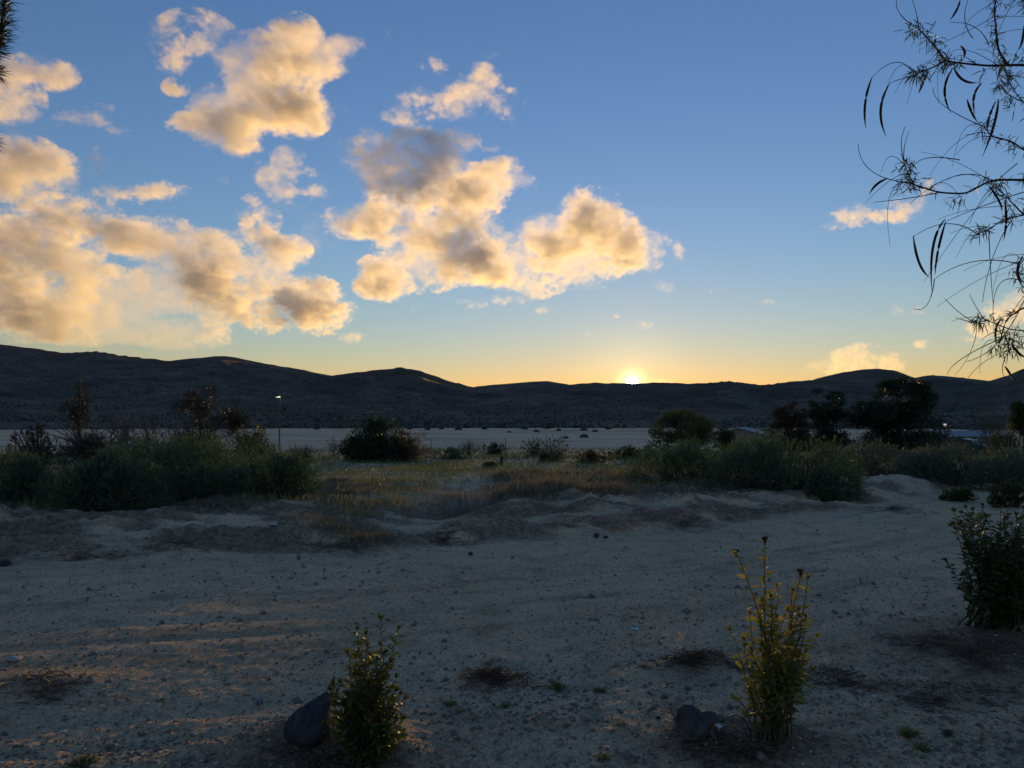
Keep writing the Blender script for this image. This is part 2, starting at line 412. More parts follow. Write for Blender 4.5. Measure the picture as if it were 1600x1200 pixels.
def cloud(label, dist, lobes, seed, tau=6.0, thick=50.0, step=2.15, rough=0.55, wisp=0.35, bias=0.0, st=1.35):
    """a cloud whose puffs (photograph pixels: x, y, rx, ry, weight) set its outline at that distance; its depth is real"""
    L = np.array([(*l, 1.0)[:5] if len(l) == 4 else l for l in lobes], float)
    m = 34 if rough > 0.3 else 20
    x0, x1 = (L[:, 0] - L[:, 2]).min() - m, (L[:, 0] + L[:, 2]).max() + m
    y0, y1 = (L[:, 1] - L[:, 3]).min() - m, (L[:, 1] + L[:, 3]).max() + m
    cx, cy = (x0 + x1) / 2, (y0 + y1) / 2
    fwd = Vector(ray(cx, cy)).normalized()
    right = fwd.cross(Vector((0, 0, 1))).normalized(); up = right.cross(fwd)
    # size of the domain on the plane through its centre
    def plane(px, py):
        d = Vector(ray(px, py)); p = d * (dist / d.dot(fwd)); return p.dot(right), p.dot(up)
    c4 = [plane(a, b_) for a in (x0, x1) for b_ in (y0, y1)]
    hu = max(abs(c[0]) for c in c4); hv = max(abs(c[1]) for c in c4)
    mpp = 2 * hu / (x1 - x0)
    hw = (thick * 1.35 + 8) * mpp
    n = tuple(int(max(12, 2 * h / (mpp * step))) for h in (hu, hw, hv))
    n = tuple(k + (k & 1) for k in n)
    u = np.linspace(-hu, hu, n[0]); w = np.linspace(-hw, hw, n[1]) / mpp; v = np.linspace(-hv, hv, n[2])
    U, V = np.meshgrid(u, v, indexing='ij')
    wp = U[..., None] * np.array(right) + V[..., None] * np.array(up) + dist * np.array(fwd)
    f_ = wp[..., 1] * CP + wp[..., 2] * SP
    PX = CX + FPX * wp[..., 0] / f_; PY = CY - FPX * (wp[..., 2] * CP - wp[..., 1] * SP) / f_
    keep = np.ones_like(PX); g = np.random.default_rng(seed + 5)
    P3 = np.zeros(n, np.float32)
    for lx, ly, rx, ry, wt in L:
        q = ((PX - lx) / rx) ** 2 + ((PY - ly) / ry) ** 2
        dz = min(thick, 0.9 * min(rx, ry) + (22 if thick > 45 else 6)); off = g.uniform(-0.35, 0.35) * thick
        q3 = q[:, None, :] + (((w - off) / dz) ** 2)[None, :, None]
        P3 = np.maximum(P3, 0) + 0
        P3 = 1 - (1 - P3) * (1 - wt * np.clip(1 - q3 * 0.62, 0, 1).astype(np.float32))
    n1 = spectral(n, seed, 1.85, 3.2 / max(n), st); n2 = np.abs(spectral(n, seed + 1, 1.7, 0.02, st)); n3 = spectral(n, seed + 2, 1.45, 0.05, st)
    F = P3 - 0.42 + bias + rough * 0.54 * n1 - wisp * 0.66 * (n2 - 0.62) + 0.14 * n3
    F = np.where(P3 > 0.02, F, -1)
    D = np.clip(F * 2.7, 0, 1) ** 1.15
    rd = np.clip(1 - 1.5 * np.abs(spectral(n, seed + 3, 1.9, 0.012, st)), 0, 1) ** 1.5
    D = D * np.clip(0.64 + 0.50 * spectral(n, seed + 4, 2.0, 2.0 / max(n)), 0.12, 1.5)
    D = D + 0.09 * rd * sstep(0.16, 0.6, P3 + 0.16 * n1 + 0.05 * n3)
    for ax in range(3):                                     # nothing touches the walls of the domain
        s = np.ones(n[ax]); s[0] = s[-1] = 0; sh = [1, 1, 1]; sh[ax] = n[ax]; D = D * s.reshape(sh)
    D = (D * (0.80 * tau / (2 * 60.0 * mpp))).astype(np.float32)
    me = bpy.data.meshes.new('cloud'); me.vertices.add(D.size)
    a = me.attributes.new('dens', 'FLOAT', 'POINT'); a.data.foreach_set('value', D.ravel())
    o = bpy.data.objects.new('cloud', me); COL.objects.link(o)
    o.matrix_world = Matrix(((*right, 0), (*fwd, 0), (*up, 0), (0, 0, 0, 1))).transposed()
    o.location = fwd * dist + Vector((0, 0, CAM_H))
    gt = bpy.data.node_groups.new('cloud_grid', 'GeometryNodeTree')
    gt.interface.new_socket('Geometry', in_out='INPUT', socket_type='NodeSocketGeometry')
    gt.interface.new_socket('Geometry', in_out='OUTPUT', socket_type='NodeSocketGeometry')
    N = gt.nodes.new; K = gt.links.new
    gi, go = N('NodeGroupInput'), N('NodeGroupOutput')
    vc, si, na = N('GeometryNodeVolumeCube'), N('GeometryNodeSampleIndex'), N('GeometryNodeInputNamedAttribute')
    na.data_type = 'FLOAT'; na.inputs[0].default_value = 'dens'
    half = Vector((hu, hw, hv))
    vc.inputs['Min'].default_value = -half; vc.inputs['Max'].default_value = half
    for ax, k in zip('XYZ', n): vc.inputs['Resolution ' + ax].default_value = k
    prev = N('GeometryNodeInputPosition').outputs[0]
    for op, val in (('ADD', half), ('MULTIPLY', [(n[i] - 1) / (2 * half[i]) for i in range(3)]), ('ADD', (0.5, 0.5, 0.5)), ('FLOOR', None), ('DOT_PRODUCT', (n[1] * n[2], n[2], 1))):
        nd = N('ShaderNodeVectorMath'); nd.operation = op
        if val is not None: nd.inputs[1].default_value = val
        K(prev, nd.inputs[0]); prev = nd.outputs['Value'] if op == 'DOT_PRODUCT' else nd.outputs[0]
    si.data_type = 'FLOAT'; si.domain = 'POINT'
    K(gi.outputs[0], si.inputs['Geometry']); K(na.outputs[0], si.inputs['Value']); K(prev, si.inputs['Index'])
    K(si.outputs[0], vc.inputs['Density'])
    sm = N('GeometryNodeSetMaterial'); sm.inputs['Material'].default_value = M_CLOUD
    K(vc.outputs[0], sm.inputs[0]); K(sm.outputs[0], go.inputs[0])
    md = o.modifiers.new('cloud_grid', 'NODES'); md.node_group = gt
    me.materials.append(M_CLOUD)
    tag(o, label, 'cloud', 'clouds lit by the low sun', 'stuff')
    return o

cloud('tall ragged cream cloud highest in the upper left sky', 5200, [(452, 62, 48, 38), (530, 72, 34, 16), (490, 95, 55, 28), (420, 110, 80, 55), (400, 165, 85, 45), (465, 178, 46, 34), (355, 190, 60, 40), (300, 192, 34, 18, .8), (380, 225, 30, 22), (300, 60, 60, 40, .20), (270, 95, 28, 22, .24), (280, 135, 22, 14, .4)], 101, tau=7, bias=.04, rough=.66, wisp=.5)
cloud('pale cloud at the left edge below the pine branch', 5600, [(30, 112, 62, 26), (10, 160, 55, 32), (92, 118, 30, 22, .8), (-40, 140, 60, 50)], 111, tau=5, bias=.1)
cloud('thin pale wisp right of the pine branch', 5800, [(130, 186, 48, 13, .75), (152, 170, 24, 12, .7), (185, 202, 18, 8, .6)], 121, tau=3, thick=24, step=2.4)
cloud('long cream cloud on the left edge above the big bank', 5900, [(20, 245, 62, 30), (78, 265, 42, 28), (30, 285, 80, 30, .8), (-40, 260, 60, 40)], 131, tau=6, bias=.1)
cloud('wide golden cloud bank filling the lower left sky', 5200, [(255, 298, 50, 15, .8), (185, 305, 45, 17, .75), (100, 345, 85, 40), (20, 375, 70, 55), (60, 425, 110, 50), (215, 370, 80, 32, .9), (290, 385, 80, 30), (350, 430, 95, 36), (270, 450, 90, 35), (440, 465, 80, 36), (500, 488, 50, 32), (420, 500, 40, 20), (190, 470, 120, 36), (60, 485, 110, 42), (140, 508, 105, 28), (280, 520, 85, 22), (360, 470, 80, 36), (400, 345, 34, 36, .6), (440, 395, 40, 26, .6), (-60, 430, 80, 90)], 141, tau=8.5, thick=52, bias=-.10, st=1.6, rough=.72, wisp=.55)
cloud('small hooked cream cloud between the two tallest clouds', 5900, [(448, 248, 26, 18), (425, 275, 40, 20), (440, 298, 34, 16, .8), (485, 300, 24, 12, .6), (480, 268, 28, 8, .45)], 151, tau=4, thick=34, step=2.4)
cloud('grey shadowed cloud riding above the golden middle cloud', 4050, [(640, 250, 80, 42, .9), (570, 235, 36, 34, .7), (705, 222, 44, 20, .9), (620, 285, 70, 28, .8), (690, 265, 50, 28, .7)], 161, tau=6, thick=50, rough=.5)
cloud('thin two tone cloud with bright upper right crest', 5600, [(700, 160, 70, 26, .62), (745, 135, 34, 32, .75), (792, 162, 26, 22, .65), (680, 102, 22, 14, .5), (640, 185, 40, 18, .5)], 171, tau=6, thick=36, step=2.6)
cloud('broad golden cloud in the middle left of the sun', 5000, [(560, 345, 52, 26), (630, 325, 70, 30), (725, 300, 62, 42), (785, 275, 42, 26), (700, 345, 75, 42), (650, 380, 60, 30, .8), (605, 445, 46, 22), (660, 425, 60, 28), (730, 405, 70, 34), (590, 420, 30, 20, .6)], 181, tau=7, thick=48, bias=.02, rough=.66, wisp=.5)
cloud('long bright golden cloud reaching towards the sun', 5600, [(800, 405, 75, 42), (860, 375, 62, 36), (925, 335, 46, 40), (960, 370, 48, 40), (900, 410, 85, 36), (830, 438, 52, 24), (990, 400, 40, 30, .85), (1020, 375, 26, 12, .7)], 191, tau=6.5, thick=44, bias=.02, rough=.66, wisp=.5)
for k, (lab, d, lb) in enumerate([
    ('low thin wisp under the middle of the golden clouds', 6500, [(735, 474, 26, 9, .7), (800, 468, 30, 9, .65), (655, 482, 14, 8, .6), (850, 484, 16, 6, .5)]),
    ('tiny bright cloud tuft above the rising sun', 8000, [(1002, 508, 18, 9, .8), (966, 494, 8, 4, .6), (918, 522, 6, 7, .5)]),
    ('torn shred off the right end of the bright golden cloud', 6000, [(1060, 395, 10, 20, .6), (1040, 445, 20, 12, .6), (1118, 456, 9, 6, .5)]),
    ('bright cloud sliver on the ridge beside the rising sun', 14000, [(1012, 594, 26, 5, .9), (1035, 596, 14, 4, .7)]),
    ('little orange cloud scrap at the right foot of the bank', 7000, [(549, 527, 22, 9, .8)]),
    ('feathery cloud pair behind the hanging willow pods', 4600, [(1330, 336, 36, 16, .75), (1385, 338, 30, 12, .65), (1418, 322, 30, 18, .8), (1450, 290, 26, 14, .55), (1295, 352, 22, 10, .5)]),
    ('bright golden cloud resting on the round hilltop', 12000, [(1330, 566, 48, 20), (1290, 574, 30, 12, .8), (1380, 568, 36, 16, .9), (1350, 552, 30, 14, .7)]),
    ('cream cloud behind the lowest willow twigs', 6800, [(1572, 490, 36, 24), (1550, 510, 40, 18), (1505, 532, 24, 8, .75), (1600, 480, 40, 30), (1640, 490, 40, 30)]),
    ('faint curled wisp above the right hills', 6200, [(1404, 486, 12, 12, .55), (1432, 488, 12, 9, .45), (1440, 538, 12, 7, .45), (1197, 471, 16, 4, .5)]),
    ('small white scrap of cloud high on the left', 4000, [(151, 258, 16, 20, .75), (150, 240, 10, 10, .5)]),
    ('pale wisps low over the left hill', 7500, [(22, 528, 26, 9, .7), (42, 515, 9, 14, .6)]),
    ('thin slanting scrap above the golden middle cloud', 4300, [(766, 232, 18, 6, .65)]),
    ('sliver of white cloud beside the hooked cloud', 4400, [(492, 380, 14, 9, .55), (500, 405, 10, 6, .45), (560, 490, 9, 6, .4)])]):
    big = max(l[2] for l in lb) > 34
    cloud(lab, d, lb, 210 + 10 * k, tau=5 if big else 3.5, thick=40 if big else 16, step=2.2 if big else 1.6, rough=.5, wisp=.4)

# ------------------------------------------------------------------ plant building
class MB:
    """collects tubes and leaves as triangles; build() links them as one mesh"""
    def __init__(s): s.v = []; s.f = []; s.r = []; s.n = 0
    def add(s, v, f, r=None):
        v = np.asarray(v, float); f = np.asarray(f, int)
        if len(v) == 0: return
        s.v.append(v); s.f.append(f + s.n); s.n += len(v)
        s.r.append(np.full(len(v), 0.5) if r is None else np.broadcast_to(np.asarray(r, float), (len(v),)))
    def tube(s, pts, rad, sides=5, r=None):
        pts = np.asarray(pts, float); k = len(pts); rad = np.broadcast_to(np.asarray(rad, float), (k,))
        tn = np.gradient(pts, axis=0); tn /= np.linalg.norm(tn, axis=1)[:, None] + 1e-9
        ref = np.where(np.abs(tn[:, 2:3]) > 0.9, np.array([[1.0, 0, 0]]), np.array([[0, 0, 1.0]]))
        a = np.cross(tn, ref); a /= np.linalg.norm(a, axis=1)[:, None] + 1e-9; b = np.cross(tn, a)
        th = np.linspace(0, 2 * np.pi, sides, endpoint=False)
        v = pts[:, None] + rad[:, None, None] * (a[:, None] * np.cos(th)[None, :, None] + b[:, None] * np.sin(th)[None, :, None])
        i = np.arange(k - 1)[:, None] * sides; j = np.arange(sides)[None]; j2 = (j + 1) % sides
        f = np.concatenate([np.stack([i + j, i + j2, i + sides + j2], -1).reshape(-1, 3), np.stack([i + j, i + sides + j2, i + sides + j], -1).reshape(-1, 3)])
        s.add(v.reshape(-1, 3), f, r)
    def leaves(s, base, d, length, width, r=None, fold=0.25, droop=0.0, side=None):
        base = np.asarray(base, float); n = len(base)
        if n == 0: return
        d = d / (np.linalg.norm(d, axis=1)[:, None] + 1e-9)
        length = np.broadcast_to(np.asarray(length, float), (n,))[:, None]; width = np.broadcast_to(np.asarray(width, float), (n,))[:, None]
        q = rng.normal(size=(n, 3)) if side is None else side
        sd = np.cross(d, q); sd /= np.linalg.norm(sd, axis=1)[:, None] + 1e-9
        up = np.cross(sd, d)
        mid = base + d * length * 0.48 + up * width * fold
        tip = base + d * length - np.array([0, 0, 1.0]) * length * droop
        v = np.stack([base, mid - sd * width / 2, tip, mid + sd * width / 2], 1).reshape(-1, 3)
        i = np.arange(n)[:, None] * 4
        f = np.concatenate([i + np.array([[0, 1, 2]]), i + np.array([[0, 2, 3]])])
        rr = rng.random(n) if r is None else np.broadcast_to(np.asarray(r, float), (n,))
        s.add(v, f, np.repeat(rr, 4))
    def build(s, name, mat, parent=None, smooth=False):
        if not s.v: return None
        v = np.concatenate(s.v); f = np.concatenate(s.f); r = np.concatenate(s.r)
        if parent is not None: v = v - np.array(parent.matrix_basis.translation if parent.parent is None else (parent.parent.location))
        return mesh_obj(name, v, f, mat, parent, smooth, {'rnd': r})

def bez(p0, p1, p2, n):
    t = np.linspace(0, 1, n)[:, None]
    return (1 - t) ** 2 * np.asarray(p0) + 2 * t * (1 - t) * np.asarray(p1) + t * t * np.asarray(p2)
def unit(n):
    v = rng.normal(size=(n, 3)); return v / np.linalg.norm(v, axis=1)[:, None]

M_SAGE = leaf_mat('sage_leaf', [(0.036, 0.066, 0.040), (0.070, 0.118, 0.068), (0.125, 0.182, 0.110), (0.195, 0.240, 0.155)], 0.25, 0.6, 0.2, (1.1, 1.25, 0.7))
M_SAGE_GREY = leaf_mat('grey_sage_leaf', [(0.050, 0.078, 0.060), (0.092, 0.126, 0.096), (0.150, 0.188, 0.142), (0.215, 0.245, 0.185)], 0.25, 0.6, 0.2, (1.1, 1.2, 0.75))
M_DARKLEAF = leaf_mat('dark_leaf', [(0.018, 0.030, 0.015), (0.035, 0.055, 0.024), (0.055, 0.080, 0.035)], 0.22)
M_CONIFER = leaf_mat('conifer_needle', [(0.014, 0.026, 0.016), (0.024, 0.042, 0.024), (0.040, 0.060, 0.032)], 0.12)
M_RUSTCON = leaf_mat('rusty_conifer_needle', [(0.030, 0.032, 0.018), (0.060, 0.050, 0.028), (0.095, 0.068, 0.038)], 0.15)
M_OLIVE = leaf_mat('olive_leaf', [(0.045, 0.060, 0.030), (0.080, 0.095, 0.045), (0.12, 0.13, 0.065)], 0.3)
M_RUST = leaf_mat('rust_leaf', [(0.06, 0.05, 0.03), (0.11, 0.075, 0.045), (0.15, 0.10, 0.06)], 0.3)
M_DEAD = leaf_mat('dead_twig_leaf', [(0.025, 0.022, 0.02), (0.05, 0.042, 0.036), (0.08, 0.068, 0.056)], 0.1)
M_BARK = plain_mat('bark', [(0.035, 0.028, 0.022), (0.075, 0.06, 0.048), (0.12, 0.10, 0.08)], 12, 0.95, 0.6, 60)
M_GREYBARK = plain_mat('grey_bark', [(0.07, 0.065, 0.06), (0.12, 0.11, 0.10), (0.17, 0.155, 0.14)], 12, 0.95, 0.4, 60)

def px_size(w, depth): return w * depth / FPX

def sage(label, px, depth, wpx, top_py, mat=None, n=16000, leaf=(0.045, 0.011), lobes=9, group='green shrubs along the road edge', deep=1.0, name='shrub', stemmat=None, side_leaf=0.5):
    """a feathery many-stemmed shrub: upright shoots crowded with narrow leaves, over a woody base"""
    g = on_ground(px, depth); w = px_size(wpx, depth) / 2
    h = (at(px, top_py, depth).z - g.z) * 1.12
    t = thing(name, g, label, 'shrub', group)
    gv = np.array(g)
    # puffs of the dome
    a = rng.uniform(0, 2 * np.pi, lobes); rr = np.sqrt(rng.uniform(0, 1, lobes)) * 0.62
    cen = np.stack([np.cos(a) * rr * w, np.sin(a) * rr * w * 0.7 * deep, np.zeros(lobes)], 1)
    cen = np.concatenate([cen, [[-0.62 * w, -0.1 * w * deep, 0], [0.62 * w, -0.1 * w * deep, 0], [0, 0, 0]]])
    lobes = len(cen); prof = 1 - 0.30 * (np.abs(cen[:, 0]) / w) ** 2
    lr = w * rng.uniform(0.36, 0.50, lobes); lh = h * prof * rng.uniform(0.78, 1.0, lobes); lh[-1] = h * 0.97
    n = int(n * 1.25); ns = max(60, n // 13)
    k = rng.integers(0, lobes, ns)
    th = rng.uniform(0, 2 * np.pi, ns); ph = np.arccos(rng.uniform(0.02, 1, ns))
    sx = np.sin(ph) * np.cos(th); sy = np.sin(ph) * np.sin(th); sz = np.cos(ph)
    dep = rng.uniform(0.78, 1.0, ns) + 0.08 * rng.random(ns) ** 4
    tip = cen[k] + np.stack([sx * lr[k] * dep, sy * lr[k] * dep * 0.9, sz * lh[k] * dep], 1)
    tip[:, 2] = np.maximum(tip[:, 2], 0.04)
    sdir = np.stack([sx * 0.95, sy * 0.95, 0.32 + 0.7 * sz], 1) + rng.normal(size=(ns, 3)) * 0.24
    sdir /= np.linalg.norm(sdir, axis=1)[:, None]
    slen = rng.uniform(0.09, 0.22, ns) * max(0.6, min(1.4, h))
    m = MB(); per = 13
    for j in range(per):
        u = (j + rng.random(ns)) / per
        p = tip - sdir * (slen * (1 - u))[:, None]
        ld = sdir * 0.9 + unit(ns) * side_leaf
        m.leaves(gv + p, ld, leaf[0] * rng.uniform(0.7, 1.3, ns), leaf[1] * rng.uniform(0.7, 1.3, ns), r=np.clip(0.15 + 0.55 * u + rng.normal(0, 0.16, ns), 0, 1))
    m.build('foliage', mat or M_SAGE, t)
    b = MB()
    for i in range(min(110, ns)):
        p2 = tip[i] - sdir[i] * slen[i] * 0.3
        p0 = np.array([cen[k[i], 0] * 0.6, cen[k[i], 1] * 0.6, -0.05]) + rng.normal(size=3) * np.array([0.08, 0.08, 0]) * w
        b.tube(gv + bez(p0, p0 * 0.4 + p2 * 0.6 + np.array([0, 0, 0.1 * h]), p2, 5), np.linspace(0.011, 0.003, 5) * max(0.7, h), 4)
    b.build('stems', stemmat or M_BARK, t)
    return t

def twig_tree(label, px, depth, top_py, wpx, levels=4, n0=6, mat=None, leafmat=None, nleaf=0, leaf=(0.05, 0.012), base_r=0.05, name='bare_tree', cat='tree', group='bare trees on the left', clumps=None, ntwig=0):
    """a leafless or thinly leaved tree: trunks that fork again and again"""
    g = on_ground(px, depth); gv = np.array(g); h = at(px, top_py, depth).z - g.z; w = px_size(wpx, depth) / 2
    t = thing(name, g, label, cat, group)
    tr, tw, lf = MB(), MB(), MB()
    tips = []
    def grow(p, d, L, r, lv):
        q = p + d * L; mid = (p + q) / 2 + rng.normal(size=3) * L * 0.09
        (tr if lv < 2 else tw).tube(gv + bez(p, mid, q, 5), np.linspace(r, r * 0.62, 5), 5 if lv < 2 else 3)
        if lv >= levels:
            tips.append(q); return
        for _ in range(rng.integers(2, 5) if lv else 3):
            nd = d + unit(1)[0] * np.array([w / h * 1.1 + 0.35, w / h * 0.9 + 0.3, 0.40]); nd[2] += 0.15
            grow(p + d * L * rng.uniform(0.55, 1.0), nd / np.linalg.norm(nd), L * rng.uniform(0.55, 0.85), r * 0.56, lv + 1)
    for i in range(n0):
        d = np.array([rng.normal() * w / h * 0.75, rng.normal() * w / h * 0.6, 1.0]); d /= np.linalg.norm(d)
        grow(np.array([rng.normal() * 0.12 * w, rng.normal() * 0.12 * w, -0.05]), d, h * rng.uniform(0.24, 0.36), base_r, 0)
    tr.build('trunk', mat or M_GREYBARK, t); tw.build('twigs', mat or M_GREYBARK, t)
    if nleaf and tips:
        tips_ = np.array(tips); k = rng.integers(0, len(tips_), nleaf)
        lf.leaves(gv + tips_[k] + rng.normal(size=(nleaf, 3)) * 0.09, unit(nleaf) + np.array([0, 0, 0.3]), leaf[0], leaf[1])
        lf.build('crown', leafmat or M_DARKLEAF, t)
    return t

def clump_tree(label, px, depth, top_py, wpx, clumps, mat, n=9000, leaf=(0.16, 0.05), name='evergreen_tree', cat='tree', group='trees beyond the shrubs', trunk_r=0.16, flat=0.6, updir=0.25, bark=None, base_px=None):
    """a leafy tree: trunk and limbs, the crown made of uneven clumps of leaves. clumps: (x, y, r) in photograph pixels"""
    g = on_ground(px, depth); gv = np.array(g); h = at(px, top_py, depth).z - g.z
    t = thing(name, g, label, cat, group)
    tr, lf = MB(), MB()
    C = []; 
    for (cx_, cy_, cr) in clumps:
        p = np.array(at(cx_, cy_, depth)) - gv; r_ = px_size(cr, depth)
        C.append((p[0], rng.uniform(-0.5, 0.5) * px_size(wpx, depth) * 0.5, p[2], r_))
        C.append((p[0] + rng.normal() * r_ * 0.4, rng.uniform(-0.5, 0.5) * px_size(wpx, depth) * 0.9, p[2] - rng.uniform(0, 0.5) * r_, r_ * 0.9))
    C = np.array(C)
    tr.tube(gv + np.array([(0, 0, -0.1), (0.02 * h, 0, 0.3 * h), (-0.01 * h, 0, 0.6 * h), (0.01 * h, 0, 0.9 * h)]), np.array([1, 0.8, 0.5, 0.15]) * trunk_r, 7)
    for c in C:
        z0 = max(0.05 * h, min(c[2] - 0.1 * h, 0.85 * h))
        tr.tube(gv + bez((0, 0, z0), (c[0] * 0.5, c[1] * 0.5, z0 + 0.06 * h), c[:3], 5), np.linspace(0.4, 0.1, 5) * trunk_r, 4)
    tr.build('trunk', bark or M_BARK, t)
    wgt = C[:, 3] ** 2; k = rng.choice(len(C), n, p=wgt / wgt.sum())
    u = unit(n); rad = 0.92 * rng.random(n) ** 0.45 * (1 + 0.12 * rng.normal(size=n))
    p = C[k, :3] + u * (C[k, 3] * rad)[:, None] * np.array([1, 1, flat])
    # break every clump into sprays
    sp = np.stack([np.sin(p[:, 0] * 9 / leaf[0] * 0.05 + k), np.sin(p[:, 1] * 7 / leaf[0] * 0.05 + 2 * k), np.sin(p[:, 2] * 11 / leaf[0] * 0.05)], 1).sum(1)
    keep = sp > -0.9
    p, u, k = p[keep], u[keep], k[keep]
    lf.leaves(gv + p, u + np.array([0, 0, updir]) + unit(len(p)) * 0.5, leaf[0] * rng.uniform(0.6, 1.3, len(p)), leaf[1] * rng.uniform(0.7, 1.3, len(p)))
    lf.build('crown', mat, t)
    return t

# ------------------------------------------------------------------ shrubs along the road
LG = 'green shrubs left of the sandy wash'
sage('wide green feathery shrub left of the wash, tallest of its thicket', 300, 14.4, 340, 678, n=44000, lobes=12, group=LG)
sage('rounded dark green shrub bulging forward at the left thicket foot', 172, 11.9, 200, 700, n=26000, group=LG)
sage('green shrub at the right end of the left thicket, beside the wash', 435, 13.2, 160, 700, n=16000, group=LG)
sage('lower green shrub in front centre of the left thicket', 330, 12.6, 150, 720, n=14000, group=LG)
sage('dark shrub cut off by the left edge of the picture', -5, 12.2, 190, 700, mat=M_SAGE, n=16000, group=LG)
RG = 'shrubs of the right hedge'
sage('olive green shrub at the left end of the right hedge', 1090, 16.2, 230, 685, n=26000, group=RG, mat=M_SAGE)
sage('large mounded green shrub bulging forward in the right hedge', 1220, 15.2, 250, 675, n=34000, lobes=11, group=RG)
sage('low round green lobe shrub at the right foot of the hedge mound', 1300, 14.4, 95, 722, n=11000, group=RG)
sage('grey green shrub behind the hedge mound under the largest conifer', 1375, 19.0, 210, 688, mat=M_SAGE_GREY, n=26000, group=RG)
sage('grey green shrub in the right hedge below the long roofed house', 1490, 18.0, 210, 692, mat=M_SAGE_GREY, n=26000, group=RG)
sage('grey green shrub at the right end of the hedge by the picture edge', 1600, 17.0, 190, 698, mat=M_SAGE_GREY, n=22000, group=RG)
sage('short leafy shrub low in front of the right hedge end', 1492, 15.0, 55, 762, mat=M_OLIVE, n=1500, leaf=(0.07, 0.02), lobes=4, group=RG)
sage('small yellowish shrub above the dark right corner shrub', 1572, 14.0, 60, 752, mat=M_OLIVE, n=1700, leaf=(0.07, 0.02), lobes=4, group=RG)

# ------------------------------------------------------------------ middle distance
MG = 'bushes scattered over the weedy field'
clump_tree('dense dark green bush in the weedy field below the peaked hill', 590, 31, 652, 110, [(570, 690, 30), (600, 680, 28), (560, 705, 26), (615, 700, 30), (590, 665, 18), (580, 700, 34), (545, 700, 18), (632, 708, 18)], M_DARKLEAF, n=18000, leaf=(0.12, 0.05), name='bush', cat='bush', group=MG, trunk_r=0.06, flat=0.9)
clump_tree('rust tinged bush leaning right against the dense dark bush', 640, 30, 662, 50, [(645, 690, 14), (655, 684, 10), (632, 684, 12), (625, 672, 7), (650, 702, 18), (668, 706, 12)], M_RUST, n=1700, leaf=(0.09, 0.03), name='bush', cat='bush', group=MG, trunk_r=0.04, flat=1)
clump_tree('loose leafy bush right of the dark dead trees', 398, 27, 660, 50, [(398, 695, 22), (412, 684, 12), (385, 700, 20), (420, 705, 14), (405, 672, 7), (380, 680, 10)], M_OLIVE, n=2600, leaf=(0.10, 0.032), name='bush', cat='bush', group=MG, trunk_r=0.05, flat=1)
twig_tree('round bare twiggy bush beside the street light', 470, 36, 678, 46, 3, 10, base_r=0.02, name='twiggy_bush', cat='bush', group=MG, nleaf=700, leafmat=M_OLIVE)
twig_tree('small bare bush left of the dense dark bush', 522, 40, 668, 40, 3, 8, base_r=0.02, name='twiggy_bush', cat='bush', group=MG, nleaf=200, leafmat=M_DEAD)
twig_tree('bare rounded twiggy bush against the pale sand flat', 733, 40, 674, 44, 3, 12, base_r=0.018, name='twiggy_bush', cat='bush', group=MG, nleaf=300, leafmat=M_DEAD)
for lab, px, dep, w, top, mat in [
    ('long low olive bush in front of the pale sand flat', 852, 38, 84, 680, M_OLIVE),
    ('low dark green bush right of the dense dark bush', 706, 33, 66, 699, M_SAGE),
    ('small dark bush at the field edge left of the long low bush', 772, 42, 40, 690, M_DARKLEAF),
    ('brownish rounded bush in the middle of the field', 928, 29, 60, 702, M_RUST),
    ('small green bush just below the long low bush', 862, 30, 40, 704, M_SAGE),
    ('dark bush in the field left of the right hedge', 985, 33, 70, 696, M_DARKLEAF),
    ('small dull bush under the bare twiggy roadside bush', 470, 29, 40, 706, M_DEAD),
    ('green weed clump in the field left of the tall mullein stalks', 765, 25, 24, 722, M_SAGE),
    ('dull brown bush at the far left behind the cut off shrub', 30, 24, 130, 694, M_DEAD),
    ('flat dull bush under the dead cypress', 80, 30, 90, 690, M_DEAD)]:
    sage(lab, px, dep, w, top, mat=mat, n=2600, leaf=(0.07, 0.022), lobes=5, group=MG, name='bush')
for lab, px, dep, top in (('taller dead weed stalk in the field', 784, 27, 711), ('shorter dead weed stalk nearer the road', 787, 21, 738)):
    g = on_ground(px, dep); t = thing('weed_stalk', g, lab, 'weed', 'dead weed stalks in the field'); h = at(px, top, dep).z - g.z
    b = MB()
    for i in range(7):
        a = rng.uniform(0, 6.28); b.tube(np.array(g) + bez((0, 0, 0), (0.03 * math.cos(a), 0.03 * math.sin(a), h * .5), (0.14 * h * math.cos(a), 0.1 * h * math.sin(a), h * rng.uniform(.6, 1)), 5), np.linspace(.02, .012, 5), 4)
    b.build('stalks', M_BARK, t)
    l = MB(); l.leaves(np.array(g) + np.stack([rng.normal(size=120) * .05, rng.normal(size=120) * .05, rng.uniform(0.02, 0.9, 120) * h], 1), unit(120) + np.array([0, 0, .6]), .07, .02); l.build('dry_leaves', M_DEAD, t)

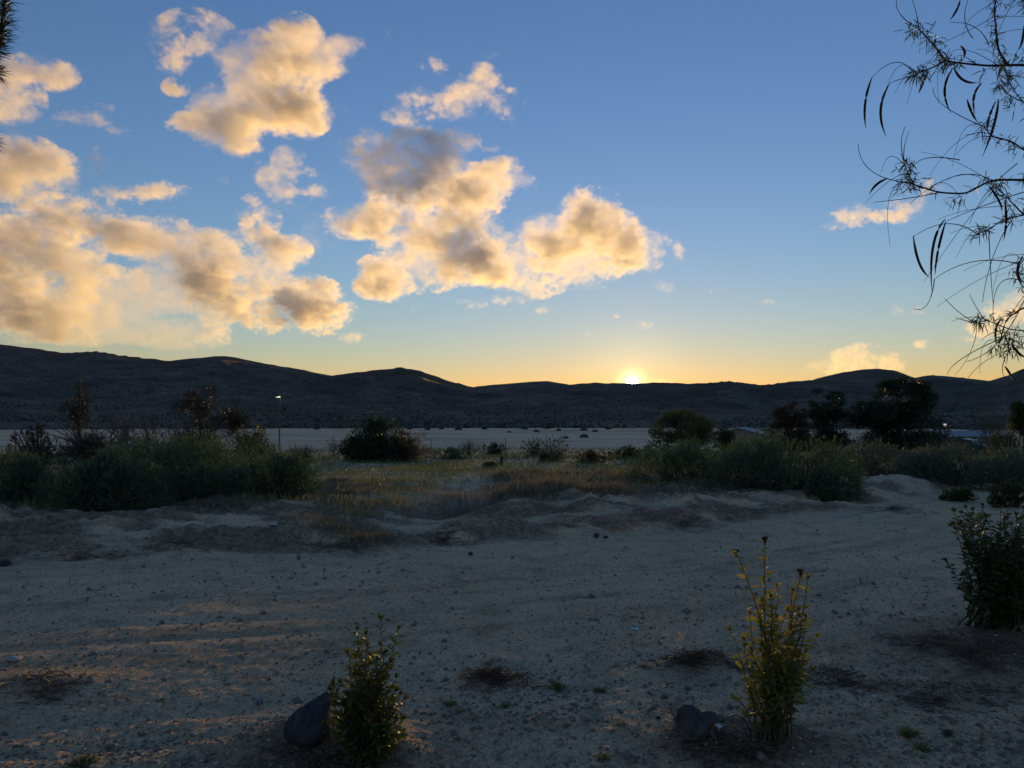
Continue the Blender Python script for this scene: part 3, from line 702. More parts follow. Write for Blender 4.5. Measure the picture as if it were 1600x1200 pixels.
# dead and bare trees on the left
clump_tree('dead dark cypress standing highest among the left bare trees', 123, 32, 594, 36, [(123, 606, 7), (124, 620, 11), (121, 636, 14), (125, 650, 14), (118, 668, 7), (135, 690, 28), (120, 700, 26), (150, 694, 18)], M_DEAD, n=7000, leaf=(0.14, 0.03), group='bare trees on the left', trunk_r=0.07, flat=1.3, updir=0.9)
clump_tree('dark half dead tree with two rounded tops', 312, 33, 608, 80, [(330, 618, 13), (305, 624, 14), (292, 636, 12), (320, 640, 14), (335, 632, 10), (350, 660, 20), (310, 668, 22), (330, 690, 24), (372, 660, 14), (366, 650, 10)], M_DEAD, n=8500, leaf=(0.14, 0.03), group='bare trees on the left', trunk_r=0.08, flat=1.2, updir=0.8)
clump_tree('small dark dead treetop right of the two rounded tops', 372, 34, 612, 30, [(375, 616, 6), (366, 628, 6), (374, 640, 7), (376, 660, 12), (370, 680, 14)], M_DEAD, n=1300, leaf=(0.12, 0.02), group='bare trees on the left', trunk_r=0.05, flat=1.3, updir=0.8)
twig_tree('leafless grey tree right of the dead cypress', 190, 38, 622, 60, 4, 5, group='bare trees on the left', base_r=0.045)
twig_tree('leafless grey tree in the middle of the left row', 236, 37, 620, 70, 4, 5, group='bare trees on the left', base_r=0.045)
twig_tree('leafless grey tree left of the two topped dark tree', 276, 36, 630, 50, 4, 4, group='bare trees on the left', base_r=0.04)
g = on_ground(90, 31); t = thing('fallen_branch', g, 'dead branch leaning left out of the cypress foot', 'branch', 'bare trees on the left')
b = MB()
for i in range(9):
    p0 = np.array(at(130 + rng.normal() * 6, 700, 31)); p2 = np.array(at(45 + rng.uniform(0, 60), 652 + rng.uniform(0, 40), 31 + rng.normal()))
    b.tube(bez(p0, (p0 + p2) / 2 + np.array([0, 0, .15]), p2, 6), np.linspace(.03, .006, 6), 4)
b.build('limbs', M_BARK, t)

# trees on the right
TG = 'trees beyond the right hedge'
clump_tree('small rusty brown conifer left of the taller conifers', 1236, 84, 624, 60, [(1236, 630, 7), (1232, 640, 13), (1248, 645, 12), (1222, 650, 14), (1240, 658, 22), (1225, 668, 20), (1252, 668, 18), (1238, 682, 24), (1215, 645, 5), (1222, 690, 18), (1254, 690, 18)], M_RUSTCON, n=11000, leaf=(0.26, 0.10), group=TG, flat=0.5)
clump_tree('middle dark conifer with layered flat boughs', 1300, 86, 610, 80, [(1275, 612, 9), (1300, 618, 12), (1310, 626, 16), (1285, 630, 18), (1320, 640, 18), (1270, 645, 14), (1298, 650, 26), (1322, 662, 18), (1280, 668, 20), (1303, 680, 26), (1326, 650, 8), (1285, 692, 20), (1320, 692, 18)], M_CONIFER, n=17000, leaf=(0.28, 0.11), group=TG, flat=0.42)
clump_tree('broad round topped dark evergreen, largest tree in view', 1402, 82, 590, 120, [(1405, 600, 14), (1385, 604, 16), (1425, 606, 16), (1400, 620, 30), (1370, 625, 20), (1440, 622, 18), (1360, 640, 20), (1425, 640, 28), (1385, 650, 34), (1448, 645, 14), (1440, 662, 20), (1410, 668, 40), (1365, 672, 26), (1356, 655, 12), (1453, 632, 7), (1350, 635, 5), (1375, 690, 26), (1410, 692, 28), (1440, 688, 22), (1395, 690, 30)], M_CONIFER, n=36000, leaf=(0.28, 0.12), group=TG, flat=0.75, trunk_r=0.3)
clump_tree('spreading olive tree behind the left end of the right hedge', 1064, 58, 640, 110, [(1050, 652, 16), (1070, 650, 18), (1092, 660, 18), (1035, 664, 14), (1062, 668, 22), (1100, 678, 18), (1085, 684, 20), (1020, 676, 10), (1045, 682, 14)], M_OLIVE, n=14000, leaf=(0.17, 0.07), group=TG, flat=0.7, name='olive_tree')
clump_tree('low rounded tree between the olive tree and the gabled house', 1130, 66, 668, 36, [(1130, 676, 12), (1138, 680, 12), (1122, 682, 12), (1130, 690, 18)], M_DARKLEAF, n=5000, leaf=(0.17, 0.07), group=TG, name='olive_tree')
twig_tree('thin pale leaved tree in front of the right edge', 1556, 44, 618, 60, 4, 5, leafmat=M_OLIVE, nleaf=1500, leaf=(0.07, 0.025), group=TG, name='thin_tree')
clump_tree('dark leafy tree half cut off by the right edge', 1598, 40, 622, 40, [(1596, 635, 9), (1604, 645, 14), (1592, 655, 12), (1602, 668, 14), (1612, 655, 18), (1596, 645, 10)], M_DARKLEAF, n=6000, leaf=(0.14, 0.06), group=TG, flat=0.9, trunk_r=.09)
sage('pale tan brush between the thin tree and the right hedge', 1572, 30, 60, 664, mat=M_OLIVE, n=3500, leaf=(0.08, 0.02), lobes=5, group=TG, name='bush')

# brush behind the front rows, closing the view onto the sand flat
for lab, px, dep, w, top, mat in [
    ('dull brush at the far left between cut off shrub and dead cypress', 58, 42, 90, 664, M_DEAD),
    ('dark brush behind the leafless trees right of the cypress', 200, 44, 110, 672, M_DEAD),
    ('dark brush under the two topped dark tree', 300, 42, 110, 668, M_DEAD),
    ('olive brush left of the street light foot', 392, 44, 60, 676, M_OLIVE),
    ('dark brush under the spreading olive tree', 1060, 50, 120, 684, M_DARKLEAF),
    ('dark brush under the rusty brown conifer', 1236, 60, 90, 680, M_DARKLEAF),
    ('dark brush under the middle layered conifer', 1310, 62, 110, 682, M_DARKLEAF),
    ('dark brush at the right foot of the largest tree', 1450, 58, 90, 684, M_DARKLEAF),
    ('grey brush before the long low house', 1540, 50, 110, 686, M_SAGE_GREY)]:
    sage(lab, px, dep, w, top, mat=mat, n=3200, leaf=(0.11, 0.04), lobes=7, group='brush behind the front shrubs', name='bush')

# ------------------------------------------------------------------ grass and weeds of the field
M_GRASS = leaf_mat('field_grass', [(0.09, 0.13, 0.045), (0.145, 0.18, 0.068), (0.22, 0.22, 0.105), (0.31, 0.275, 0.16), (0.40, 0.345, 0.225)], 0.35, trans_tint=(1.2, 1.15, 0.8))
M_STRAW = leaf_mat('dry_straw', [(0.11, 0.092, 0.055), (0.19, 0.162, 0.105), (0.29, 0.255, 0.175), (0.42, 0.375, 0.285)], 0.3, trans_tint=(1.05, 1.05, 0.85))
M_PALE = leaf_mat('pale_dead_grass', [(0.26, 0.23, 0.19), (0.38, 0.34, 0.29), (0.50, 0.46, 0.40)], 0.25, trans_tint=(1.1, 1.05, 0.95))
M_LITTER = leaf_mat('brown_needle_litter', [(0.075, 0.05, 0.036), (0.14, 0.095, 0.066), (0.24, 0.17, 0.115)], 0.1, trans_tint=(1, 1, 1))

def grass(name, label, pts, h, w, mat, r, lean=0.35, group=None):
    n = len(pts); m = MB()
    z = height(pts[:, 0], pts[:, 1])
    base = np.column_stack([pts, z - 0.01])
    d = np.column_stack([rng.normal(size=n) * lean, rng.normal(size=n) * lean, np.ones(n)])
    m.leaves(base, d, h, w, r=r, droop=0.08)
    o = m.build(name, mat)
    return tag(o, label, 'grass', group, 'stuff')
# the weedy field: dense where the photograph shows grass, thinning on the wash and under the hedge
N = 190000
dep = 1 / rng.uniform(1 / 62.0, 1 / 11.5, N); px = rng.uniform(-120, 1720, N)
x = (px - 800) / 1200 * dep; y = dep
e = road_e(x, y)
washx = -1.55 + 0.10 * (y - 10) + 0.35 * np.sin(y * 0.55)
dens = sstep(2.2, 4.0, e + 1.2 * fbm(x * 0.8, y * 0.8, 3, 81)) * (0.4 + 0.6 * sstep(-0.25, 0.25, fbm(x * 0.35, y * 0.35, 4, 83)))
dens = dens * (1 - 0.97 * np.exp(-((x - washx) / 0.85) ** 2) * (1 - sstep(6.5, 8.5, e)))
keep = rng.random(N) < dens
x, y, e = x[keep], y[keep], e[keep]
patch = fbm(x * 0.22 + 5, y * 0.12, 4, 85)
green = sstep(-0.25, 0.3, patch + 0.35 * sstep(16, 26, y))
hh = rng.uniform(0.10, 0.30, len(x)) * (0.8 + 0.5 * fbm(x * 0.5, y * 0.5, 3, 87)) * (0.75 + 0.25 * sstep(16, 30, y))
rr = np.clip(0.58 - 0.60 * green + rng.normal(0, 0.14, len(x)), 0, 1)
grass('field_grass', 'mixed green and straw coloured weeds covering the field beyond the berm', np.column_stack([x, y]), hh, 0.012 * np.maximum(1, y / 16), M_GRASS, rr)

def tuft_patch(name, label, px0, px1, dep0, dep1, n, h, w, mat, lean=0.5, clusters=12):
    dpt = rng.uniform(dep0, dep1, clusters); cxp = rng.uniform(px0, px1, clusters)
    cxy = np.column_stack([(cxp - 800) / 1200 * dpt, dpt])
    k = rng.integers(0, clusters, n)
    p = cxy[k] + rng.normal(size=(n, 2)) * 0.16
    return grass(name, label, p, rng.uniform(0.5, 1.0, n) * h, w, mat, rng.random(n), lean, 'dry grass clumps along the berm')
tuft_patch('dry_grass', 'pale bleached dead grass clump right of the sandy wash', 700, 752, 12.7, 13.8, 1500, 0.42, 0.009, M_PALE, 0.35, 10)
tuft_patch('dry_grass', 'straw coloured grass fringe along the middle berm top', 755, 985, 13.2, 15.5, 5000, 0.30, 0.010, M_STRAW, 0.45, 40)
tuft_patch('dry_grass', 'golden straw band in the field behind the middle berm', 760, 1010, 16.0, 19.5, 5200, 0.30, 0.014, M_STRAW, 0.4, 46)
tuft_patch('dry_grass', 'short tan grass at the foot of the left thicket', 305, 400, 11.6, 12.2, 1100, 0.20, 0.008, M_STRAW, 0.6, 12)
tuft_patch('dry_grass', 'dull brown weeds between the left thicket and the wash', 470, 590, 13.5, 16.5, 2400, 0.22, 0.011, M_STRAW, 0.6, 22)
tuft_patch('dry_grass', 'tan weeds at the far left foot of the cut off shrub', -20, 60, 11.2, 12.2, 700, 0.18, 0.008, M_STRAW, 0.6, 8)
tuft_patch('dry_weeds', 'red brown dry weeds heaped on the berm left of the wash', 455, 600, 9.7, 10.9, 3000, 0.16, 0.007, M_STRAW, 0.9, 26)
tuft_patch('dry_weeds', 'grey brown weeds at the foot of the right hedge', 1010, 1150, 14.0, 15.5, 1600, 0.18, 0.010, M_STRAW, 0.6, 18)

# ------------------------------------------------------------------ scrub on the valley floor and the lower slopes
def scrub(name, label, r0, r1, n, size, mat, group=None):
    az = rng.uniform(R(-40), R(40), n); u = rng.random(n)
    r = r0 * (r1 / r0) ** u
    x = r * np.sin(az); y = r * np.cos(az); k = fbm(x * 0.012, y * 0.012, 3, 91)
    kp = rng.random(n) < sstep(-0.5, 0.3, k); x, y = x[kp], y[kp]; n = len(x); z = height(x, y)
    s = size * rng.lognormal(0, 0.35, n)
    th = np.linspace(0, 2 * np.pi, 6, endpoint=False)
    ring = np.stack([np.cos(th), np.sin(th)], 1)
    v = np.zeros((n, 13, 3))
    for j in range(6):
        j1 = s * rng.uniform(0.8, 1.2, n); j2 = s * rng.uniform(0.45, 0.9, n)
        v[:, j, 0] = x + ring[j, 0] * j1; v[:, j, 1] = y + ring[j, 1] * j1; v[:, j, 2] = z - 0.1 * s
        v[:, 6 + j, 0] = x + ring[j, 0] * j2; v[:, 6 + j, 1] = y + ring[j, 1] * j2; v[:, 6 + j, 2] = z + s * rng.uniform(0.6, 1.0, n)
    v[:, 12] = np.column_stack([x, y, z + s * rng.uniform(0.9, 1.2, n)])
    f = []
    for j in range(6):
        a, b_ = j, (j + 1) % 6
        f += [(a, b_, 6 + b_), (a, 6 + b_, 6 + a), (6 + a, 6 + b_, 12)]
    F = (np.arange(n)[:, None, None] * 13 + np.array(f)[None]).reshape(-1, 3)
    o = mesh_obj(name, v.reshape(-1, 3), F, mat, attrs={'rnd': np.repeat(rng.random(n), 13)})
    return tag(o, label, 'scrub', group, 'stuff')
M_SCRUB = leaf_mat('desert_scrub', [(0.026, 0.030, 0.020), (0.045, 0.048, 0.030), (0.075, 0.072, 0.048)], 0.05)
scrub('hill_scrub', 'dark creosote scrub speckling the slopes above the sand flat', 398, 1100, 9000, 1.0, M_SCRUB)
M_FARBUSH = M_SCRUB
k = 0
for px_, py_ in [(1318, 0)]: pass
for px_, py_, w_ in [(728, 669, 9), (757, 671, 8), (716, 672, 10), (796, 676, 6), (838, 675, 8), (873, 673, 7), (912, 673, 10), (930, 675, 8), (884, 685, 8), (913, 684, 12), (668, 672, 8), (690, 671, 7), (820, 671, 8), (855, 670, 9), (495, 671, 9), (445, 669, 8), (950, 671, 8), (900, 669, 7), (780, 669, 6), (640, 671, 7)]:
    g = ground_at(px_, py_, 440.0); dist = math.hypot(g.x, g.y); s = w_ * dist / FPX / 2
    n = 160; u = unit(n); u[:, 2] = np.abs(u[:, 2])
    m = MB(); m.leaves(np.array(g) + u * rng.uniform(0.3, 1, n)[:, None] * np.array([s, s, s * 0.75]), u + unit(n) * 0.5, s * 0.5, s * 0.22)
    o = m.build('desert_bush', M_SCRUB); tag(o, 'small lone dark bush dotting the pale sand flat', 'bush', 'lone bushes on the pale sand flat')

# ------------------------------------------------------------------ houses, poles, fence
M_WALL = plain_mat('tan_stucco', [(0.20, 0.17, 0.14), (0.26, 0.22, 0.18)], 2, 0.9, 0.1, 40)
M_ROOFG = plain_mat('grey_roof', [(0.30, 0.29, 0.28), (0.42, 0.41, 0.40)], 3, 0.85, 0.2, 30)
M_ROOFB = plain_mat('blue_grey_metal_roof', [(0.16, 0.18, 0.20), (0.22, 0.24, 0.265)], 1.5, 0.6, 0.05, 20, 0.4)
M_GLASS = plain_mat('window_glass', [(0.03, 0.035, 0.04), (0.04, 0.045, 0.05)], 1, 0.08, 0.0, 5, 0.6)
M_TRIM = plain_mat('white_trim', [(0.55, 0.54, 0.52), (0.65, 0.64, 0.62)], 3, 0.7, 0.05, 30)
M_POLE = plain_mat('weathered_wood', [(0.10, 0.08, 0.065), (0.17, 0.14, 0.115)], 6, 0.9, 0.4, 40)
M_STEEL = plain_mat('galvanised_steel', [(0.07, 0.07, 0.072), (0.11, 0.11, 0.112)], 6, 0.5, 0.1, 40, 0.5, 0.6)
M_DARKPAINT = plain_mat('dark_paint', [(0.03, 0.032, 0.036), (0.045, 0.047, 0.05)], 2, 0.35, 0.02, 20, 0.5)

def box(name, c, s, mat, parent, rot=0.0, bev=0.0):
    """a bevelled block: centre, size, in the parent's space"""
    hx, hy, hz = s[0] / 2, s[1] / 2, s[2] / 2; b = min(bev or min(s) * 0.06, min(s) * 0.3)
    v = []; 
    for (zz, ins) in ((-hz, b), (-hz + b, 0), (hz - b, 0), (hz, b)):
        for (sx, sy) in ((-1, -1), (1, -1), (1, 1), (-1, 1)): v.append((sx * (hx - ins), sy * (hy - ins), zz))
    f = [(3, 2, 1, 0), (12, 13, 14, 15)]
    for k_ in range(3):
        for j in range(4): f.append((4 * k_ + j, 4 * k_ + (j + 1) % 4, 4 * k_ + 4 + (j + 1) % 4, 4 * k_ + 4 + j))
    v = np.array(v); ca, sa = math.cos(rot), math.sin(rot)
    v = np.column_stack([v[:, 0] * ca - v[:, 1] * sa, v[:, 0] * sa + v[:, 1] * ca, v[:, 2]]) + np.array(c)
    return mesh_obj(name, v, f, mat, parent)

def house(label, px, depth, w, d, wall_h, roof_h, roofmat, rz, windows, name='house'):
    g = on_ground(px, depth); t = thing(name, g, label, 'house', 'houses among the trees'); t.rotation_euler = (0, 0, rz)
    box('wall', (0, 0, wall_h / 2 - 0.1), (w, d, wall_h + 0.2), M_WALL, t, bev=0.02)
    o = 0.45
    v = [(-w / 2 - o, -d / 2 - o, wall_h - 0.05), (w / 2 + o, -d / 2 - o, wall_h - 0.05), (w / 2 + o, d / 2 + o, wall_h - 0.05), (-w / 2 - o, d / 2 + o, wall_h - 0.05), (-w / 2 - o, 0, wall_h + roof_h), (w / 2 + o, 0, wall_h + roof_h)]
    v2 = [(a, b_, c_ + 0.16) for a, b_, c_ in v]
    f = [(0, 1, 5, 4), (2, 3, 4, 5), (6, 10, 11, 7), (8, 11, 10, 9), (0, 6, 7, 1), (2, 8, 9, 3), (0, 4, 10, 6), (4, 3, 9, 10), (1, 7, 11, 5), (5, 11, 8, 2)]
    rf = mesh_obj('roof', v + v2, f, roofmat, t)
    box('chimney', (w * 0.2, d * 0.15, wall_h + roof_h * 0.9), (0.6, 0.6, 0.9), M_WALL, rf)
    for sx in (-1, 1):
        gv = [(sx * w / 2, -d / 2, wall_h), (sx * w / 2, d / 2, wall_h), (sx * w / 2, 0, wall_h + roof_h * 0.93)]
        gv2 = [(a - sx * 0.15, b_, c_) for a, b_, c_ in gv]
        mesh_obj('gable', gv + gv2, [(0, 1, 2), (5, 4, 3), (0, 2, 5, 3), (1, 4, 5, 2), (0, 3, 4, 1)], M_WALL, t)
    for (wx, wz, ww, wh) in windows:
        fr = box('window', (wx, -d / 2 - 0.02, wz), (ww + 0.16, 0.08, wh + 0.16), M_TRIM, t)
        box('pane', (wx, -d / 2 - 0.06, wz), (ww, 0.05, wh), M_GLASS, fr)
    dr = box('door', (w * 0.05, -d / 2 - 0.03, 1.0), (0.95, 0.08, 2.05), M_POLE, t)
    box('handle', (w * 0.05 + 0.36, -d / 2 - 0.09, 1.0), (0.06, 0.05, 0.14), M_STEEL, dr)
    return t
house('low gabled house peeking over the middle of the right hedge', 1160, 132, 5.5, 6.5, 2.2, 0.9, M_ROOFG, R(62), [(-2, 1.5, 1.2, 1.0), (2, 1.5, 1.2, 1.0)])
house('smaller house beside the rusty brown conifer', 1206, 138, 5.0, 6.0, 2.2, 0.9, M_ROOFG, R(48), [(-1.9, 1.5, 1.1, 1.0), (1.9, 1.5, 1.1, 1.0)])
house('long low house with a blue grey roof right of the largest tree', 1506, 128, 10.5, 8, 2.1, 0.7, M_ROOFB, R(4), [(-3.3, 1.5, 1.4, 1.0), (-1.2, 1.5, 1.0, 1.0), (3.2, 1.5, 1.4, 1.0)])

def car(label, px, depth, rz):
    g = on_ground(px, depth); t = thing('parked_car', g, label, 'car'); t.rotation_euler = (0, 0, rz)
    def prism(name, prof, hw, mat, par, taper=0.0):
        n = len(prof); v = [(x_, -hw + (taper if z_ > 0.95 else 0), z_) for x_, z_ in prof] + [(x_, hw - (taper if z_ > 0.95 else 0), z_) for x_, z_ in prof]
        return mesh_obj(name, v, [tuple(range(n)), tuple(range(2 * n - 1, n - 1, -1))] + [(i, n + i, n + (i + 1) % n, (i + 1) % n) for i in range(n)], mat, par)
    prism('body', [(-2.2, .3), (-2.25, .7), (-2.1, .95), (-1.2, .98), (1.0, 1.0), (1.9, .88), (2.2, .7), (2.2, .3)], .88, M_DARKPAINT, t)
    prism('cabin', [(-1.75, .96), (-1.2, 1.42), (-.2, 1.5), (.5, 1.42), (1.15, .99)], .8, M_DARKPAINT, t, .12)
    v = [(1.18, -.68, 1.02), (1.18, .68, 1.02), (.56, .58, 1.40), (.56, -.58, 1.40)]
    mesh_obj('windshield', v + [(a + .03, b_, c_ + .03) for a, b_, c_ in v], [(4, 5, 6, 7), (3, 2, 1, 0), (0, 1, 5, 4), (2, 3, 7, 6), (1, 2, 6, 5), (3, 0, 4, 7)], M_GLASS, t)
    v = [(-1.8, -.66, 1.0), (-1.8, .66, 1.0), (-1.26, .56, 1.40), (-1.26, -.56, 1.40)]
    mesh_obj('rear_window', v + [(a - .03, b_, c_ + .03) for a, b_, c_ in v], [(7, 6, 5, 4), (0, 1, 2, 3), (4, 5, 1, 0), (6, 7, 3, 2), (5, 6, 2, 1), (7, 4, 0, 3)], M_GLASS, t)
    for wx in (-1.35, 1.4):
        for sy in (-1, 1):
            th = np.linspace(0, 2 * np.pi, 16, endpoint=False); c = np.stack([wx + .33 * np.cos(th), np.full(16, sy * .92), .33 + .33 * np.sin(th)], 1); c2 = c.copy(); c2[:, 1] = sy * .70
            mesh_obj('wheel', np.concatenate([c, c2]), [tuple(range(16)), tuple(range(31, 15, -1))] + [(i, 16 + i, 16 + (i + 1) % 16, (i + 1) % 16) for i in range(16)], M_DARKPAINT, t)
    for sy in (-.6, .6): box('headlight', (2.2, sy, .68), (.06, .34, .16), M_TRIM, t)
    return t
car('dark parked car with a sky reflecting windshield near the long low house', 1510, 74, R(-60))

# street light, yard lamp, utility pole
def lamp_emit(name, s, col=(1, 0.97, 0.9)):
    m, t_, out = new_mat(name); e_ = t_.nodes.new('ShaderNodeEmission'); e_.inputs[0].default_value = (*col, 1); e_.inputs[1].default_value = s
    t_.links.new(e_.outputs[0], out.inputs['Surface']); return m
g = on_ground(437, 120); t = thing('street_light', g, 'street light on a thin pole left of the dense dark bush', 'street light')
top = at(437, 621, 120).z - g.z; gv = np.array(g)
b = MB(); b.tube(gv + np.array([(0, 0, 0), (0, 0, top * .5), (0, 0, top)]), [.11, .09, .06], 8); b.build('pole', M_STEEL, t, True)
b = MB(); b.tube(gv + np.array([(0, 0, top - .3), (.1, -.4, top), (.15, -1.2, top + .12)]), [.05, .045, .04], 6); b.build('arm', M_STEEL, t, True)
hd = box('lamp_head', (.17, -1.5, top + .12), (.42, .75, .16), M_STEEL, t)
box('lens', (.17, -1.52, top + .02), (.5, .4, .08), lamp_emit('street_light_lens', 0.9), hd)
g = on_ground(1476, 78); t = thing('yard_lamp', g, 'short yard lamp post right of the largest tree', 'lamp'); top = at(1476, 664, 78).z - g.z; gv = np.array(g)
b = MB(); b.tube(gv + np.array([(0, 0, 0), (0, 0, top * .5), (0, 0, top - .2)]), [.06, .05, .05], 8); b.build('post', M_DARKPAINT, t, True)
box('lamp_globe', (0, 0, top), (.20, .20, .30), lamp_emit('yard_lamp_globe', 0.3), t, bev=.05)
box('lamp_cap', (0, 0, top + .2), (.3, .3, .06), M_DARKPAINT, t)
g = on_ground(1187, 250); t = thing('utility_pole', g, 'wooden utility pole with a crossarm against the right hills', 'utility pole'); top = at(1187, 636, 250).z - g.z; gv = np.array(g)
b = MB(); b.tube(gv + np.array([(0, 0, 0), (0, 0, top * .5), (0, 0, top)]), [.2, .18, .15], 8); b.build('pole', M_POLE, t, True)
box('crossarm', (0, 0, top - .6), (2.6, .18, .2), M_POLE, t, R(12))
for ix in (-1.1, -.4, .4, 1.1): box('insulator', (ix, ix * .2, top - .38), (.14, .14, .24), M_STEEL, t)
# wire fence along the far side of the field
fp = [(400, 96), (437, 95), (560, 93), (674, 92), (790, 91)]
t = thing('wire_fence', on_ground(674, 92), 'low wire fence on thin posts along the far field edge', 'fence'); gv = np.array(t.location)
tops = []
for q, (fx, fd) in enumerate(fp):
    g = on_ground(fx, fd); tp = np.array(g) + np.array([0, 0, 1.25]); tops.append(tp)
    b = MB(); b.tube(np.array([np.array(g) - [0, 0, .1], tp]), .045, 6); b.build('post', M_POLE, t)
for hz in (0.1, .55):
    b = MB()
    for p, q in zip(tops[:-1], tops[1:]): b.tube(np.array([p - [0, 0, hz], (p + q) / 2 - [0, 0, hz + .06], q - [0, 0, hz]]), .012, 3)
    b.build('wire', M_STEEL, t)

# ------------------------------------------------------------------ foreground plants
def lance(m, base, d, length, width, r=None, droop=0.15):
    """a narrow pointed leaf with a bent blade"""
    base = np.asarray(base, float); n = len(base)
    if n == 0: return
    d = d / (np.linalg.norm(d, axis=1)[:, None] + 1e-9)
    L = np.broadcast_to(np.asarray(length, float), (n,))[:, None]; W = np.broadcast_to(np.asarray(width, float), (n,))[:, None] / 2
    sd = np.cross(d, rng.normal(size=(n, 3)) * 0.6 + np.array([0, 0, 1.0])); sd /= np.linalg.norm(sd, axis=1)[:, None] + 1e-9
    up = np.cross(sd, d); dn = np.array([0, 0, -1.0])
    p1 = base + d * L * 0.32 + up * W * 0.25 + dn * L * droop * 0.10; p2 = base + d * L * 0.68 + up * W * 0.15 + dn * L * droop * 0.45
    tip = base + d * L + dn * L * droop
    v = np.stack([base, p1 - sd * W, p1 + sd * W, p2 - sd * W * 0.8, p2 + sd * W * 0.8, tip], 1).reshape(-1, 3)
    i = np.arange(n)[:, None] * 6
    f = np.concatenate([i + np.array([t_]) for t_ in ((0, 1, 2), (1, 3, 4), (1, 4, 2), (3, 5, 4))])
    m.add(v, f, np.repeat(rng.random(n) if r is None else np.broadcast_to(r, (n,)), 6))

M_LEAF_Y = leaf_mat('yellow_green_leaf', [(0.072, 0.088, 0.024), (0.120, 0.135, 0.036), (0.185, 0.190, 0.055), (0.265, 0.240, 0.085)], 0.42, 0.6, 0.2, (1.4, 1.35, 0.6))
M_LEAF_D = leaf_mat('deep_green_leaf', [(0.030, 0.045, 0.014), (0.048, 0.070, 0.020), (0.075, 0.092, 0.030), (0.13, 0.125, 0.045)], 0.28, 0.55, 0.22)
M_LEAF_S = leaf_mat('dark_shrub_leaf', [(0.022, 0.036, 0.014), (0.036, 0.056, 0.020), (0.052, 0.074, 0.028), (0.085, 0.105, 0.045)], 0.22, 0.5, 0.25)
M_STEM = plain_mat('green_brown_stem', [(0.06, 0.045, 0.025), (0.10, 0.085, 0.045)], 20, 0.8, 0.2, 80)
M_FLOWER = plain_mat('dried_flower_head', [(0.05, 0.022, 0.022), (0.10, 0.045, 0.04)], 40, 0.9, 0.3, 90)

def leafy(label, name, base_px, tips, mat, leaf, gap, group, start=0.15, spread=0.035, cat='plant', stem_r=0.0035, dz=0.16, depth_k=1.0):
    g = ground_at(*base_px); t = thing(name, g, label, cat, group); gv = np.array(g)
    for i, tp in enumerate(tips):
        tx, ty = tp[0], tp[1]; st = tp[2] if len(tp) > 2 else start
        q = np.array(at(tx, ty, g.y + rng.uniform(-1, 1) * dz)) ; p0 = gv + np.array([rng.normal() * spread, rng.normal() * spread, -0.02])
        mid = p0 * 0.45 + q * 0.55 + rng.normal(size=3) * 0.03; mid[0] = p0[0] + (q[0] - p0[0]) * rng.uniform(0.2, 0.7) + rng.normal() * 0.012
        pts = bez(p0, mid, q, 9); L = np.linalg.norm(np.diff(pts, axis=0), axis=1).sum()
        pts[1:-1] += rng.normal(size=(7, 3)) * 0.006; b = MB(); b.tube(pts, np.linspace(stem_r, stem_r * 0.35, 9) * (0.8 + 0.6 * min(1, L)), 5)
        st_o = b.build('stem', M_STEM, t, True)
        n = int(L * (1 - st) / gap * rng.uniform(0.65, 1.1))
        u = st + (1 - st) * (np.arange(n) + rng.random(n)) / max(n, 1)
        if n:
            idx = u * 8; k0 = np.clip(idx.astype(int), 0, 7); fr = (idx - k0)[:, None]
            p = pts[k0] * (1 - fr) + pts[k0 + 1] * fr; tn = pts[k0 + 1] - pts[k0]; tn /= np.linalg.norm(tn, axis=1)[:, None]
            a = np.arange(n) * 2.4 + rng.normal(size=n) * 0.4
            out_ = np.stack([np.cos(a), np.sin(a), np.zeros(n)], 1)
            m = MB(); sz = (0.75 + 0.45 * np.sin(np.pi * np.clip(u, 0, 1)) ) * rng.uniform(0.7, 1.2, n)
            lance(m, p, tn * 0.55 + out_ * 0.95 + rng.normal(size=(n, 3)) * 0.4, leaf[0] * sz, leaf[1] * sz, np.clip(rng.normal(0.3 + 0.45 * u, 0.2), 0, 1))
            ntip = 7
            lance(m, np.repeat(pts[-1:], ntip, 0), tn[-1] + unit(ntip) * 0.6, leaf[0] * 0.7, leaf[1] * 0.7, np.clip(rng.normal(0.8, 0.15, ntip), 0, 1))
            m.build('leaves', mat, st_o)
    return t, g

def around(cx_, cy_, rx, ry, n, st=None):
    a = rng.uniform(0, 2 * np.pi, n); r_ = np.sqrt(rng.random(n))
    return [(cx_ + rx * r_[i] * math.cos(a[i]), cy_ + ry * r_[i] * math.sin(a[i])) + ((st,) if st is not None else ()) for i in range(n)]

